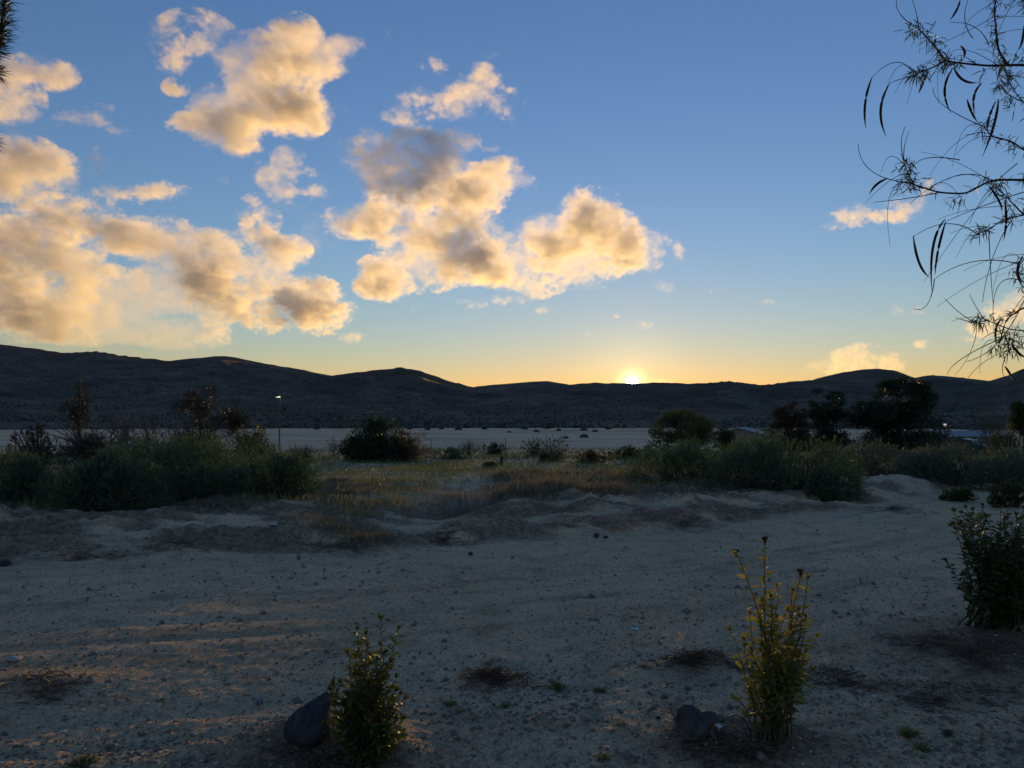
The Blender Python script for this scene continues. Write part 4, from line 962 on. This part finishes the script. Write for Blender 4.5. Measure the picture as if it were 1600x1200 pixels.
PG = 'young leafy plants at the near road edge'
leafy('dark leafy young plant beside the pointed boulder', 'leafy_plant', (572, 1186),
      [(595, 968, .25), (572, 992, .3), (622, 985, .3), (558, 985, .55), (610, 1035), (546, 1045), (577, 1040), (632, 1092), (521, 1066, .5), (600, 1022), (618, 1060), (560, 1062)]
      + around(570, 1085, 56, 36, 30, .25) + around(572, 1135, 64, 34, 34, 0.1) + around(578, 1040, 45, 34, 9, .5), M_LEAF_D, (0.046, 0.015), 0.0085, PG, stem_r=0.0032)
tw, gw = leafy('yellow green young plant with dried flower heads on tall stems', 'leafy_plant', (1207, 1158),
      [(1195, 848, .45), (1152, 868, .62), (1252, 900, .3), (1262, 905, .35), (1276, 996, .4), (1238, 925, .3), (1215, 918, .25), (1172, 962, .3), (1142, 986, .62), (1268, 1048, .3), (1150, 1092, .4), (1163, 1012, .25), (1228, 955, .25), (1190, 940, .3), (1248, 965, .2), (1205, 985, .2), (1182, 1040, .2), (1235, 1010, .2), (1258, 1020, .2), (1222, 1040, .15), (1246, 1075, .15), (1170, 1075, .3), (1200, 1075, .15)]
      + around(1218, 1000, 54, 72, 20, .4) + around(1210, 1080, 58, 40, 8, .35), M_LEAF_Y, (0.052, 0.017), 0.0115, PG, stem_r=0.0036, spread=0.045)
for fx, fy in ((1195, 843), (1150, 863), (1250, 893)):
    c = np.array(at(fx, fy, gw.y)); b = MB()
    for k in range(16):
        a = k * 2.4; q = c + np.array([math.cos(a) * .016 * math.sqrt(k / 16), math.sin(a) * .016 * math.sqrt(k / 16), .006 + rng.normal() * .003])
        b.tube(np.array([c - [0, 0, .03], (c + q) / 2 - [0, 0, .006], q]), .0011, 3); b.leaves(np.repeat(q[None], 5, 0), unit(5) + np.array([0, 0, .3]), .009, .005)
    b.build('flower_head', M_FLOWER, tw)
leafy('dark dense leafy shrub in the right corner of the road edge', 'corner_shrub', (1562, 982),
      around(1560, 830, 82, 38, 46, .2) + around(1550, 895, 74, 50, 46, .12) + [(1478, 876, .35), (1492, 800, .3), (1510, 795), (1535, 792), (1575, 790), (1600, 796), (1488, 822)] + around(1640, 860, 60, 60, 30, .2) + around(1575, 945, 40, 30, 20, .05), M_LEAF_S, (0.062, 0.020), 0.0125, PG, spread=0.10, dz=0.32, stem_r=0.004, cat='shrub')

# ------------------------------------------------------------------ boulders, stones, litter
def ico(sub=2):
    import bmesh
    bm = bmesh.new(); bmesh.ops.create_icosphere(bm, subdivisions=sub, radius=1.0)
    v = np.array([p.co[:] for p in bm.verts]); f = np.array([[q.index for q in p.verts] for p in bm.faces]); bm.free()
    return v, f
ICO3, ICO2, ICO1 = ico(4), ico(2), ico(1)
def rock_shape(seed, base, cuts=9, rough=0.06):
    g_ = np.random.default_rng(seed); v = base[0].copy()
    for _ in range(cuts):                                     # flat broken faces
        n_ = g_.normal(size=3); n_ /= np.linalg.norm(n_); c = g_.uniform(0.55, 0.9)
        d = v @ n_; v = v - np.outer(np.maximum(d - c, 0) * 0.92, n_)
    s = fbm(v[:, 0] * 3 + v[:, 2] * 1.7 + seed, v[:, 1] * 3 - v[:, 2] * 2.1, 4, seed % 50) * rough
    return v * (1 + s)[:, None]
def rock_mat(name, dark, light):
    m, t_, out = new_mat(name); b = NT(t_)
    tc = b.n('ShaderNodeTexCoord').outputs['Object']
    c = b.ramp(b.noise(tc, 9, 8, 0.7, 0.8), [(0.35, dark), (0.5, tuple((a + c_) / 2 for a, c_ in zip(dark, light))), (0.66, light)])
    c = b.mix(0.7, c, b.ramp(b.noise(tc, 70, 4, 0.7), [(0.35, g3(0.6)), (0.6, g3(1.2))]), 'MULTIPLY')
    p = b.n('ShaderNodeBsdfPrincipled'); b.l(c, p.inputs['Base Color']); p.inputs['Roughness'].default_value = 0.75
    bp = b.n('ShaderNodeBump'); bp.inputs['Strength'].default_value = 1.0; bp.inputs['Distance'].default_value = 0.03
    b.l(b.noise(tc, 26, 8, 0.7), bp.inputs['Height']); b.l(bp.outputs[0], p.inputs['Normal']); b.l(p.outputs[0], out.inputs['Surface'])
    return m
M_ROCK1 = rock_mat('slate_boulder', (0.016, 0.019, 0.024), (0.085, 0.092, 0.10))
M_ROCK2 = rock_mat('lichened_boulder', (0.028, 0.026, 0.024), (0.15, 0.145, 0.135))
M_PALE_ST = rock_mat('pale_stone', (0.42, 0.41, 0.40), (0.62, 0.61, 0.60))
M_STONE = rock_mat('brown_stone', (0.14, 0.115, 0.095), (0.30, 0.255, 0.215))
M_CLOD = rock_mat('dark_clod', (0.035, 0.028, 0.023), (0.08, 0.064, 0.052))

g = ground_at(486, 1158)
v = rock_shape(17, ICO3, 9, 0.22); v[:, :2] *= (1 - 0.30 * np.clip(v[:, 2:3] + 0.1, 0, 1.1)); v[:, 0] += 0.62 * np.maximum(v[:, 2], -0.3); v = v * np.array([0.135, 0.12, 0.13])
o = mesh_obj('boulder', v, ICO3[1], M_ROCK1); o.location = (g.x - 0.01, g.y + 0.03, g.z + 0.075); tag(o, 'pointed blue grey boulder leaning against the dark leafy plant', 'rock', 'boulders at the near road edge')
g = ground_at(1086, 1160)
v = rock_shape(29, ICO3, 10, 0.2); v[:, 0] += 0.12 * v[:, 2]; v = v * np.array([0.115, 0.10, 0.105])
o = mesh_obj('boulder', v, ICO3[1], M_ROCK2); o.location = (g.x, g.y + 0.03, g.z + 0.065); tag(o, 'blocky grey boulder left of the yellow green plant', 'rock', 'boulders at the near road edge')

M_CAN = plain_mat('dull_tin', [(0.35, 0.36, 0.37), (0.5, 0.51, 0.52)], 8, 0.35, 0.05, 30, 0.5, 0.9)
def can(label, px_, py_, rad, hgt, tilt, rz, crush=0.0):
    g = ground_at(px_, py_); t = thing('tin_can', g, label, 'can', 'litter dropped on the ground')
    n = 24; th = np.linspace(0, 2 * np.pi, n, endpoint=False); prof = [(0.80, 0.03), (0.93, 0.0), (1.0, 0.06), (1.0, 0.5), (1.0, 0.94), (0.93, 1.0), (0.86, 1.0), (0.84, 0.95)]
    E_ = Euler((tilt, 0, rz)).to_matrix()
    def turn(pr, name, par):
        v = np.array([(rad * r_ * (1 - crush * 0.5 * (1 + math.sin(3 * a + 6 * z_))) * math.cos(a), rad * r_ * (1 - crush * 0.4 * (1 + math.cos(2 * a + 4 * z_))) * math.sin(a), hgt * (z_ - 0.5)) for r_, z_ in pr for a in th])
        v = v @ np.array(E_).T + np.array([0, 0, (hgt * 0.5 * abs(math.cos(tilt)) + rad * abs(math.sin(tilt))) * 0.95])
        f = [(i * n + j, i * n + (j + 1) % n, (i + 1) * n + (j + 1) % n, (i + 1) * n + j) for i in range(len(pr) - 1) for j in range(n)]
        return mesh_obj(name, v, f, M_CAN, par, True)
    turn(prof, 'body', t); turn([(0.84, 0.95), (0.4, 0.945), (0.02, 0.945)], 'lid', t); turn([(0.02, 0.04), (0.5, 0.04), (0.80, 0.03)], 'bottom', t)
    return t
can('small tin can standing against the blocky grey boulder', 1123, 1152, 0.019, 0.045, 0.12, 0.3)
can('crushed shiny can lying on the left berm', 428, 824, 0.034, 0.11, R(86), R(72), 0.22)

b = MB(); g = ground_at(1173, 1163); p = [np.array(at(x_, y_, g.y)) for x_, y_ in ((1174, 1168), (1172, 1140), (1163, 1124), (1150, 1116), (1138, 1120))]
t = thing('bent_stake', g, 'thin bent dark stake hooked over between boulder and yellow green plant', 'stake')
tt = np.linspace(0, 1, 14); P_ = np.array(p); pts = np.column_stack([np.interp(tt, np.linspace(0, 1, 5), P_[:, k]) for k in range(3)])
b.tube(pts, np.linspace(.0045, .003, 14), 6); b.build('rod', M_DARKPAINT, t, True)

def stone(label, px_, py_, wpx, hpx, mat, seed, name='stone', group='loose stones on the road'):
    g = ground_at(px_, py_); dist = math.hypot(g.x, g.y); w = wpx * dist / FPX / 2; h = hpx * dist / FPX / 2
    v = rock_shape(seed, ICO2, 8, 0.08) * np.array([w, w * 0.8, h]); o = mesh_obj(name, v, ICO2[1], mat); o.location = (g.x, g.y, g.z + h * 0.6)
    o.rotation_euler = (0, 0, seed); tag(o, label, 'stone', group); return o
stone('smooth pale oblong stone at the left edge of the road', 22, 1034, 22, 9, M_PALE_ST, 31)
stone('small round tan stone at the left foot of the berm', 467, 875, 9, 9, M_STONE, 33)
stone('dark clod on the road in front of the wash', 736, 868, 9, 8, M_CLOD, 35)
stone('dark upright clod below the middle mound', 932, 841, 9, 10, M_CLOD, 37)
stone('low dark clod right beside the upright clod', 946, 841, 12, 5, M_CLOD, 39)
stone('white pebble in the mouth of the wash', 583, 815, 8, 4, M_PALE_ST, 41)
stone('dark reddish lump at the left edge below the berm', 6, 884, 24, 10, M_CLOD, 43)
stone('square dark chip right of the middle weed tufts', 1028, 1125, 9, 6, M_CLOD, 45)
stone('dark chip just behind the blocky grey boulder', 1027, 1126, 3, 2, M_CLOD, 46)
for k, (lab, x_, y_, w_, m_) in enumerate([('dark flat chip low in the right foreground', 1480, 1150, 18, M_CLOD), ('tiny white pebble beside the low right dark chip', 1467, 1152, 6, M_PALE_ST), ('pale pebble in the bottom left gravel', 235, 1160, 8, M_PALE_ST), ('white pebble in the bottom gravel left of the dark mound', 305, 1152, 8, M_PALE_ST), ('paired white pebbles half sunk at lower left', 140, 1128, 9, M_PALE_ST), ('small white pebble near the left road edge', 40, 971, 5, M_PALE_ST), ('bright pebble in the gravel at the bottom centre', 840, 1142, 5, M_PALE_ST), ('pale chip lying below the needle heap', 783, 1163, 7, M_PALE_ST)]):
    stone(lab, x_, y_, w_, w_ * 0.5, m_, 51 + 2 * k)
M_PAPER = plain_mat('white_paper', [(0.6, 0.6, 0.6), (0.72, 0.72, 0.72)], 5, 0.7, 0.1, 40)
M_BLUE = plain_mat('blue_plastic', [(0.06, 0.14, 0.22), (0.09, 0.19, 0.28)], 5, 0.5, 0.1, 30)
def scrap(label, px_, py_, wpx, hpx, mat, seed, name='paper_scrap'):
    g = ground_at(px_, py_); d = math.hypot(g.x, g.y); w = wpx * d / FPX; h = hpx * d / FPX
    n = 7; u, v_ = np.meshgrid(np.linspace(-.5, .5, n), np.linspace(-.5, .5, n)); z = 0.35 * h * (vnoise(u * 4 + seed, v_ * 4, seed) + 1)
    top = np.stack([u * w, v_ * w * 0.7, z + 0.004], -1).reshape(-1, 3); bot = top - np.array([0, 0, 0.002])
    f = [(j * n + i, j * n + i + 1, (j + 1) * n + i + 1, (j + 1) * n + i) for j in range(n - 1) for i in range(n - 1)]
    f2 = [tuple(q + n * n for q in reversed(p)) for p in f]
    o = mesh_obj(name, np.concatenate([top, bot]), f + f2, mat); o.location = g; o.rotation_euler = (0, 0, seed); tag(o, label, 'litter', 'litter dropped on the ground')
scrap('white paper scrap lying on the road in the middle', 992, 985, 12, 4, M_PAPER, 3)
scrap('blue plastic scrap on the ground left of the pointed boulder', 405, 1100, 13, 8, M_BLUE, 5, 'plastic_scrap')

# gravel: loose pebbles nobody could count
def pebbles(name, label, n, rmin, rmax, smin, smax, mat, seed):
    dep = 1 / rng.uniform(1 / rmax, 1 / rmin, n); px_ = rng.uniform(-150, 1750, n)
    x = (px_ - 800) / 1200 * dep; y = dep; e = road_e(x, y)
    kp = (rng.random(n) < 0.25 + 0.75 * sstep(-0.15, 0.35, fbm(x * 1.1, y * 1.1, 3, seed))) & (e < 0.6); x, y, dep = x[kp], y[kp], dep[kp]; n = len(x)
    z = height(x, y); s = rng.uniform(smin, smax, n) * rng.lognormal(0, 0.45, n)
    bv, bf = ICO1[0][:], ICO1[1]
    octv = np.array([(1, 0, 0), (-1, 0, 0), (0, 1, 0), (0, -1, 0), (0, 0, 1), (0, 0, -1), ], float); octf = np.array([(0, 2, 4), (2, 1, 4), (1, 3, 4), (3, 0, 4), (2, 0, 5), (1, 2, 5), (3, 1, 5), (0, 3, 5)])
    v = octv[None] * (s[:, None, None] * rng.uniform(0.6, 1.25, (n, 6, 1))) * np.array([1.15, 1.0, 0.7])
    a = rng.uniform(0, 6.28, n); ca, sa = np.cos(a)[:, None], np.sin(a)[:, None]
    v = np.stack([v[..., 0] * ca - v[..., 1] * sa, v[..., 0] * sa + v[..., 1] * ca, v[..., 2] + 0.2 * v[..., 0]], -1) + np.stack([x, y, z + s * 0.25], -1)[:, None]
    F = (np.arange(n)[:, None, None] * 6 + octf[None]).reshape(-1, 3)
    return tag(mesh_obj(name, v.reshape(-1, 3), F, mat), label, 'gravel', None, 'stuff')
M_PEB_D = plain_mat('dark_gravel', [(0.13, 0.105, 0.08), (0.30, 0.24, 0.185)], 30, 0.9, 0.1, 60)
M_PEB_L = plain_mat('light_gravel', [(0.42, 0.375, 0.32), (0.62, 0.57, 0.51)], 30, 0.85, 0.1, 60)
pebbles('dark_gravel', 'dark loose gravel strewn over the road', 46000, 2.6, 16, 0.0022, 0.0075, M_PEB_D, 95)
pebbles('light_gravel', 'pale loose gravel strewn over the road', 16000, 2.6, 12, 0.003, 0.007, M_PEB_L, 97)

pebbles('clods', 'dark crumbly clods and stones strewn over the road', 7000, 3.2, 16, 0.007, 0.013, M_PEB_D, 99)
# heaps of brown pine needles and twigs
def litter(label, px_, py_, wpx, dy, n, h=0.03, mat=None, length=(0.05, 0.12)):
    """dy: extent in metres away from the camera"""
    g = ground_at(px_, py_); w = wpx * math.hypot(g.x, g.y) / FPX / 2
    a = rng.uniform(0, 2 * np.pi, n); r_ = rng.random(n) ** 0.6
    wob = 1 + 0.35 * np.sin(3 * a + px_) + 0.25 * np.sin(7 * a + py_) + 0.15 * np.sin(13 * a); r_ = rng.random(n) ** 0.85
    x = g.x + np.cos(a) * r_ * w * wob; y = g.y + np.sin(a) * r_ * dy / 2 * wob
    kp = rng.random(n) < 0.15 + 0.85 * sstep(-0.15, 0.25, fbm(x * 6, y * 9, 3, int(px_) % 60)); x, y, r_ = x[kp], y[kp], r_[kp]; n = len(x) // 2 + 1; x, y, r_ = x[:n], y[:n], r_[:n]
    z = height(x, y) + rng.random(n) * h * (1 - r_ ** 2) + 0.003
    m = MB(); d = np.column_stack([rng.normal(size=n), rng.normal(size=n) * 0.8, np.abs(rng.normal(size=n)) * 0.25])
    m.leaves(np.column_stack([x, y, z]), d, rng.uniform(*length, n), rng.uniform(0.003, 0.007, n), droop=0.05)
    o = m.build('needle_litter', mat or M_LITTER); tag(o, label, 'plant litter', 'drifts of brown plant litter', 'stuff'); return o
litter('brown needle drift left of the yellow green plant', 1085, 1036, 165, 0.22, 2600, 0.05)
litter('heaped brown needles in the centre of the foreground', 768, 1066, 105, 0.26, 2000, 0.05)
litter('wide dark needle bed under the right corner shrub', 1545, 1022, 230, 0.9, 6500, 0.03)
litter('thin brown litter lower right below the needle bed', 1490, 1090, 190, 0.45, 2200, 0.02)
litter('brown needle drift at the left edge of the near road', 55, 1072, 130, 0.30, 1700, 0.04)
litter('brown litter behind the yellow green plant', 1310, 1065, 90, 0.4, 1500, 0.03)
litter('dark litter at the foot of the red brown weeds', 520, 858, 190, 0.7, 2600, 0.04)
litter('dark litter drift at the foot of the middle mound', 690, 848, 110, 0.4, 1500, 0.04)
litter('brown litter drift on the berm right of the centre', 1060, 820, 160, 0.9, 2600, 0.04)
litter('dark litter drift before the right hedge', 1400, 798, 110, 1.0, 2000, 0.05)
litter('dark litter on the left berm face', 260, 850, 170, 0.5, 1500, 0.03)
litter('dark litter in a hollow of the left berm', 130, 872, 200, 0.4, 1500, 0.03)
litter('litter round the foot of the dark leafy plant', 500, 1190, 260, 0.42, 5000, 0.02, length=(0.03, 0.07))
litter('litter round the foot of the yellow green plant', 1150, 1178, 190, 0.28, 2600, 0.02, length=(0.03, 0.07))

# little weed tufts
for lab, x_, y_, hgt, n in [('green weed tuft right of the heaped needles', 872, 1078, 0.07, 130), ('smaller weed tuft farther right of the heaped needles', 938, 1082, 0.055, 90), ('weed tuft at the bottom edge left of the dark mound', 130, 1198, 0.08, 150), ('weed tuft in the gravel below the heaped needles', 790, 1105, 0.045, 60), ('small weed tuft near the low centre gravel', 970, 1135, 0.045, 70), ('tiny weed tuft at the bottom centre edge', 945, 1190, 0.05, 70), ('weed tuft in the right foreground under the corner shrub litter', 1418, 1150, 0.07, 120), ('lower weed tuft at the right foreground bottom', 1440, 1172, 0.06, 100), ('short brown green weed patch right of the yellow green plant', 1322, 1068, 0.06, 130), ('weed tuft left of the blocky boulder', 1010, 1045, 0.04, 60), ('thin weed tuft beside the dark leafy plant', 702, 1105, 0.06, 60)]:
    g = ground_at(x_, y_); m = MB(); m.leaves(np.array(g) + np.column_stack([rng.normal(size=(n, 2)) * 0.015, np.full(n, -0.004)]), np.column_stack([rng.normal(size=(n, 2)) * 0.7, np.ones(n)]), hgt * rng.uniform(0.5, 1.1, n), 0.004, droop=0.25)
    o = m.build('weed_tuft', M_GRASS); tag(o, lab, 'weed', 'weed tufts in the gravel')
for lab, pts_ in [('pale straw lying in the right foreground', ((1445, 1118), (1450, 1128))), ('bent straw at the lower right', ((1530, 1142), (1552, 1156))), ('pale straw beside the right weed patch', ((1335, 993), (1352, 1002))), ('dark twig sticking out of the heaped needles', ((755, 1058), (792, 1080)))]:
    P_ = [np.array(ground_at(*q)) + [0, 0, .008] for q in pts_]; b = MB(); b.tube(bez(P_[0], (P_[0] + P_[1]) / 2 + [0, 0, .012], P_[1], 6), .0035, 5); o = b.build('fallen_twig', M_PALE if 'straw' in lab else M_BARK); tag(o, lab, 'twig', 'fallen twigs and straws')

# ------------------------------------------------------------------ desert willow hanging in from the right
M_WILLOW = leaf_mat('willow_leaf', [(0.020, 0.030, 0.016), (0.035, 0.048, 0.024), (0.055, 0.068, 0.034)], 0.3)
M_TWIG = plain_mat('dark_twig', [(0.018, 0.014, 0.012), (0.04, 0.032, 0.027)], 30, 0.9, 0.2, 90)
M_POD = plain_mat('dry_seed_pod', [(0.020, 0.015, 0.012), (0.045, 0.034, 0.027)], 30, 0.85, 0.2, 90)
WD = 2.7
tree = thing('desert_willow', (3.1, 2.9, gz(3.1, 2.9)), 'thin branched desert willow with hanging pods reaching in from the right', 'tree')
tv = np.array(tree.location)
TRUNK = np.array([(3.1, 2.9, tv[2] - .1), (3.02, 2.92, 0.7), (3.05, 2.95, 1.4), (2.93, 2.95, 2.1), (2.98, 2.9, 2.8), (2.86, 2.86, 3.5), (2.92, 2.8, 4.1)])
b = MB(); b.tube(TRUNK, [.075, .062, .052, .044, .034, .022, .008], 9); b.build('trunk', M_BARK, tree, True)
def trunk_at(z_): return np.array([np.interp(z_, TRUNK[:, 2], TRUNK[:, k]) for k in range(3)])
def wpt(x_, y_, d=0.0): return np.array(at(x_, y_, WD + d))
BR = [  # main branches, traced from the right edge inwards
    ([(1760, 90), (1660, 112), (1600, 101), (1545, 103), (1504, 99), (1477, 95)], .0095, -.05),
    ([(1477, 95), (1462, 74), (1443, 53), (1433, 44)], .005, -.05), ([(1477, 95), (1450, 109), (1437, 113), (1428, 116)], .004, -.05),
    ([(1575, 102), (1560, 80), (1556, 45), (1553, 8), (1570, -30)], .006, .0), ([(1660, 60), (1620, 30), (1592, -10)], .006, .1),
    ([(1740, 250), (1650, 245), (1600, 235), (1581, 221), (1549, 213), (1537, 197)], .007, .08),
    ([(1760, 300), (1660, 285), (1600, 281), (1549, 281), (1509, 303), (1467, 301), (1427, 288), (1411, 284)], .008, -.08), ([(1427, 288), (1420, 272), (1413, 256)], .0035, -.08),
    ([(1740, 330), (1650, 325), (1600, 336), (1570, 342), (1545, 358), (1527, 366)], .006, .05), ([(1600, 336), (1575, 310), (1558, 292)], .004, .05),
    ([(1740, 450), (1660, 462), (1600, 480), (1572, 498), (1562, 535)], .0075, -.02), ([(1720, 520), (1640, 522), (1600, 517), (1575, 514), (1542, 500), (1526, 505)], .005, .03),
    ([(1700, 150), (1640, 165), (1600, 160), (1578, 150), (1560, 130)], .005, .12), ([(1680, 190), (1620, 180), (1590, 150), (1575, 125)], .004, -.1),
    ([(1700, 560), (1640, 555), (1600, 545), (1582, 538)], .004, .06), ([(1690, 395), (1630, 398), (1598, 405), (1590, 425)], .005, .1)]
lf_pts = []
for pts_, r_, dd in BR:
    P_ = np.array([wpt(x_, y_, dd + 0.25 * max(0, x_ - 1600) / 160) for x_, y_ in pts_])
    if pts_[0][0] >= 1650: q0 = trunk_at(P_[0][2] - 0.22); P_ = np.concatenate([[q0, q0 * 0.45 + P_[0] * 0.55 + np.array([0, 0, 0.03])], P_])
    k = len(P_)
    tt = np.linspace(0, 1, 4 * k); sm_ = np.column_stack([np.interp(tt, np.linspace(0, 1, k), P_[:, c]) for c in range(3)]); sm_[1:-1] = (sm_[:-2] + sm_[1:-1] * 2 + sm_[2:]) / 4
    b = MB(); b.tube(sm_, np.linspace(r_ * .75, max(.0012, r_ * .25), len(sm_)), 6); br = b.build('branch', M_TWIG, tree, True)
    # tufts of narrow leaves and long thread-like bare leaf stalks
    m = MB()
    cand = [q for q in sm_ if q[0] / q[1] < 0.97]
    for q in (cand[::3] + [sm_[-1]] * 2):
        for _ in range(2):
            n = rng.integers(6, 13); c = q + rng.normal(size=3) * .012
            d = unit(n) * 0.8 + np.array([-0.25, 0, -0.12])
            lance(m, np.repeat(c[None], n, 0) + rng.normal(size=(n, 3)) * .006, d, rng.uniform(.018, .052, n), .0034, droop=.2)
        if rng.random() < 0.5:
            L = rng.uniform(.08, .30 if q[0] / q[1] > .60 else .14); d0 = np.array([rng.normal(-.5, .5), rng.normal() * .35, rng.normal(.25, .5)]); d0 /= np.linalg.norm(d0)
            e0 = q + d0 * L + np.array([rng.normal() * .05 - .03, 0, -rng.uniform(.0, .22)])
            fl = MB(); fl.tube(bez(q, q + d0 * L * rng.uniform(.6, .9), e0, 12), np.linspace(.0014, .0007, 12), 3); fl.build('thread_twig', M_TWIG, br)
    m.build('leaves', M_WILLOW, br)
# the rest of the crown, outside the picture to the right
for i in range(16):
    q0 = trunk_at(rng.uniform(1.5, 3.9)); a = rng.uniform(-1.3, 1.9); L = rng.uniform(.6, 1.2)
    q2 = q0 + np.array([math.cos(a) * L, math.sin(a) * L, rng.uniform(.1, .5)]); pts = bez(q0, (q0 + q2) / 2 + np.array([0, 0, .18]), q2, 12)
    b = MB(); b.tube(pts, np.linspace(.013, .002, 12), 6); br = b.build('branch', M_TWIG, tree, True); m = MB()
    for q in pts[3:]:
        for _ in range(3):
            n = 12; c = q + rng.normal(size=3) * .05; lance(m, np.repeat(c[None], n, 0), unit(n) + np.array([0, 0, -.2]), rng.uniform(.03, .07, n), .005, droop=.2)
    m.build('leaves', M_WILLOW, br)
# threads seen singly against the sky
TH = [[(1433, 44), (1402, 20), (1402, -6)], [(1436, 46), (1432, 20), (1424, -5)], [(1428, 116), (1402, 92), (1363, 120)], [(1430, 118), (1405, 124), (1390, 130)], [(1411, 284), (1355, 268), (1341, 225)], [(1413, 256), (1407, 225), (1414, 198)], [(1413, 256), (1412, 230), (1421, 205)], [(1500, 250), (1440, 245), (1425, 270)], [(1535, 197), (1470, 165), (1458, 137)], [(1527, 366), (1480, 345), (1427, 370)], [(1590, 412), (1520, 405), (1460, 436)], [(1460, 436), (1450, 480), (1427, 482)], [(1580, 345), (1550, 400), (1535, 472)], [(1545, 358), (1548, 430), (1552, 475)], [(1526, 505), (1500, 490), (1476, 466)], [(1540, 502), (1525, 480), (1515, 460)], [(1526, 505), (1505, 500), (1492, 496)], [(1562, 530), (1500, 560), (1480, 585)], [(1600, 470), (1560, 540), (1510, 565)], [(1582, 538), (1565, 570), (1570, 590)], [(1600, 440), (1555, 440), (1553, 520)], [(1570, 515), (1545, 522), (1534, 532)], [(1600, 300), (1540, 320), (1480, 345)], [(1549, 281), (1490, 270), (1420, 320)], [(1467, 301), (1420, 310), (1365, 316)], [(1520, 60), (1505, 30), (1515, -5)], [(1545, 70), (1525, 40), (1485, 35)], [(1590, 255), (1540, 300), (1515, 350)]]
for q in TH:
    P_ = [wpt(x_, y_, rng.uniform(-.1, .1)) for x_, y_ in q]; b = MB(); b.tube(bez(P_[0], P_[1] * 1.6 - (P_[0] + P_[2]) * .3, P_[2], 14), np.linspace(.0019, .0009, 14), 4); b.build('thread_twig', M_TWIG, tree)
PODS = [[(1363, 120), (1352, 160), (1353, 201)], [(1390, 131), (1376, 172), (1385, 214)], [(1490, 105), (1476, 140), (1486, 177)], [(1490, 105), (1505, 125), (1528, 129)], [(1534, 130), (1522, 150), (1523, 178)], [(1556, 158), (1545, 185), (1543, 205)], [(1560, 155), (1553, 195), (1535, 245)], [(1511, 155), (1518, 175), (1527, 190)], [(1387, 279), (1370, 288), (1358, 304)], [(1447, 115), (1441, 132), (1435, 146)], [(1477, 342), (1458, 385), (1456, 455)], [(1478, 345), (1466, 390), (1461, 430)], [(1427, 368), (1436, 410), (1452, 433)], [(1565, 497), (1556, 515), (1557, 538)], [(1570, 315), (1572, 345), (1568, 376)], [(1500, 0), (1495, 15), (1484, 32)], [(1600, 40), (1598, 60), (1592, 78)], [(1580, 535), (1590, 550), (1605, 560)], [(1545, 290), (1560, 312), (1566, 330)], [(1500, 72), (1507, 80), (1505, 92)], [(1598, 400), (1590, 425), (1600, 450)], [(1570, 572), (1578, 584), (1584, 596)]]
for q in PODS:
    P_ = [wpt(x_, y_, rng.uniform(-.06, .06)) for x_, y_ in q]; b = MB(); b.tube(bez(P_[0], P_[1] * 2 - (P_[0] + P_[2]) * .5, P_[2], 12), .0044 * np.array([.3, .6, .85, 1, 1, 1, 1, .95, .85, .65, .4, .12]), 6); b.build('seed_pod', M_POD, tree, True)

# ------------------------------------------------------------------ pine at the left edge
M_NEEDLE = leaf_mat('pine_needle', [(0.014, 0.026, 0.014), (0.025, 0.042, 0.020), (0.04, 0.06, 0.028)], 0.15)
PD = 3.4
pine = thing('pine_tree', (-4.1, 3.7, gz(-4.1, 3.7)), 'pine whose needle covered branch tip hangs in at the top left corner', 'tree'); pv = np.array(pine.location)
b = MB(); b.tube(np.array([(-4.1, 3.7, pv[2] - .1), (-4.1, 3.7, 1.5), (-4.05, 3.68, 3.2), (-4.0, 3.65, 4.8)]), [.16, .13, .10, .04], 10); b.build('trunk', M_BARK, pine, True)
for pts_ in ([(-330, 60), (-160, 110), (-50, 105), (-8, 80), (4, 40), (8, -20)], [(-330, 200), (-180, 190), (-70, 120), (-8, 112)], [(-300, 300), (-150, 260), (-60, 230), (-16, 219)], [(-180, 60), (-100, 20), (-40, -20)]):
    P_ = np.array([np.array(at(x_, y_, PD)) for x_, y_ in pts_]); tt = np.linspace(0, 1, 26); sm_ = np.column_stack([np.interp(tt, np.linspace(0, 1, len(P_)), P_[:, c]) for c in range(3)])
    sm_[0] = (-4.05, 3.68, sm_[0][2]); b = MB(); b.tube(sm_, np.linspace(.022, .006, 26), 7); br = b.build('branch', M_BARK, pine, True)
    n = 900; k = rng.integers(6, 25, n); fr = rng.random(n)[:, None]; q = sm_[k] * (1 - fr) + sm_[np.minimum(k + 1, 25)] * fr; tn = sm_[np.minimum(k + 1, 25)] - sm_[k]; tn /= np.linalg.norm(tn, axis=1)[:, None] + 1e-9
    m = MB(); m.leaves(q, tn * 0.7 + unit(n) * 0.9 + np.array([.12, 0, -.05]), rng.uniform(.05, .095, n), .0034, fold=.1, droop=.05); m.build('needles', M_NEEDLE, br)

for i in range(14):
    z0 = rng.uniform(1.6, 4.6); a = rng.uniform(math.pi * 0.55, math.pi * 1.95); L = rng.uniform(.7, 1.3)
    q0 = np.array([-4.05, 3.68, z0]); q2 = q0 + np.array([math.cos(a) * L, math.sin(a) * L, rng.uniform(-.1, .3)]); sm_ = bez(q0, (q0 + q2) / 2, q2, 20)
    b = MB(); b.tube(sm_, np.linspace(.02, .005, 20), 6); br = b.build('branch', M_BARK, pine, True)
    n = 500; k = rng.integers(5, 20, n); m = MB(); m.leaves(sm_[k] + rng.normal(size=(n, 3)) * .01, unit(n) + (q2 - q0) / L * .7, rng.uniform(.06, .10, n), .0034, fold=.1); m.build('needles', M_NEEDLE, br)
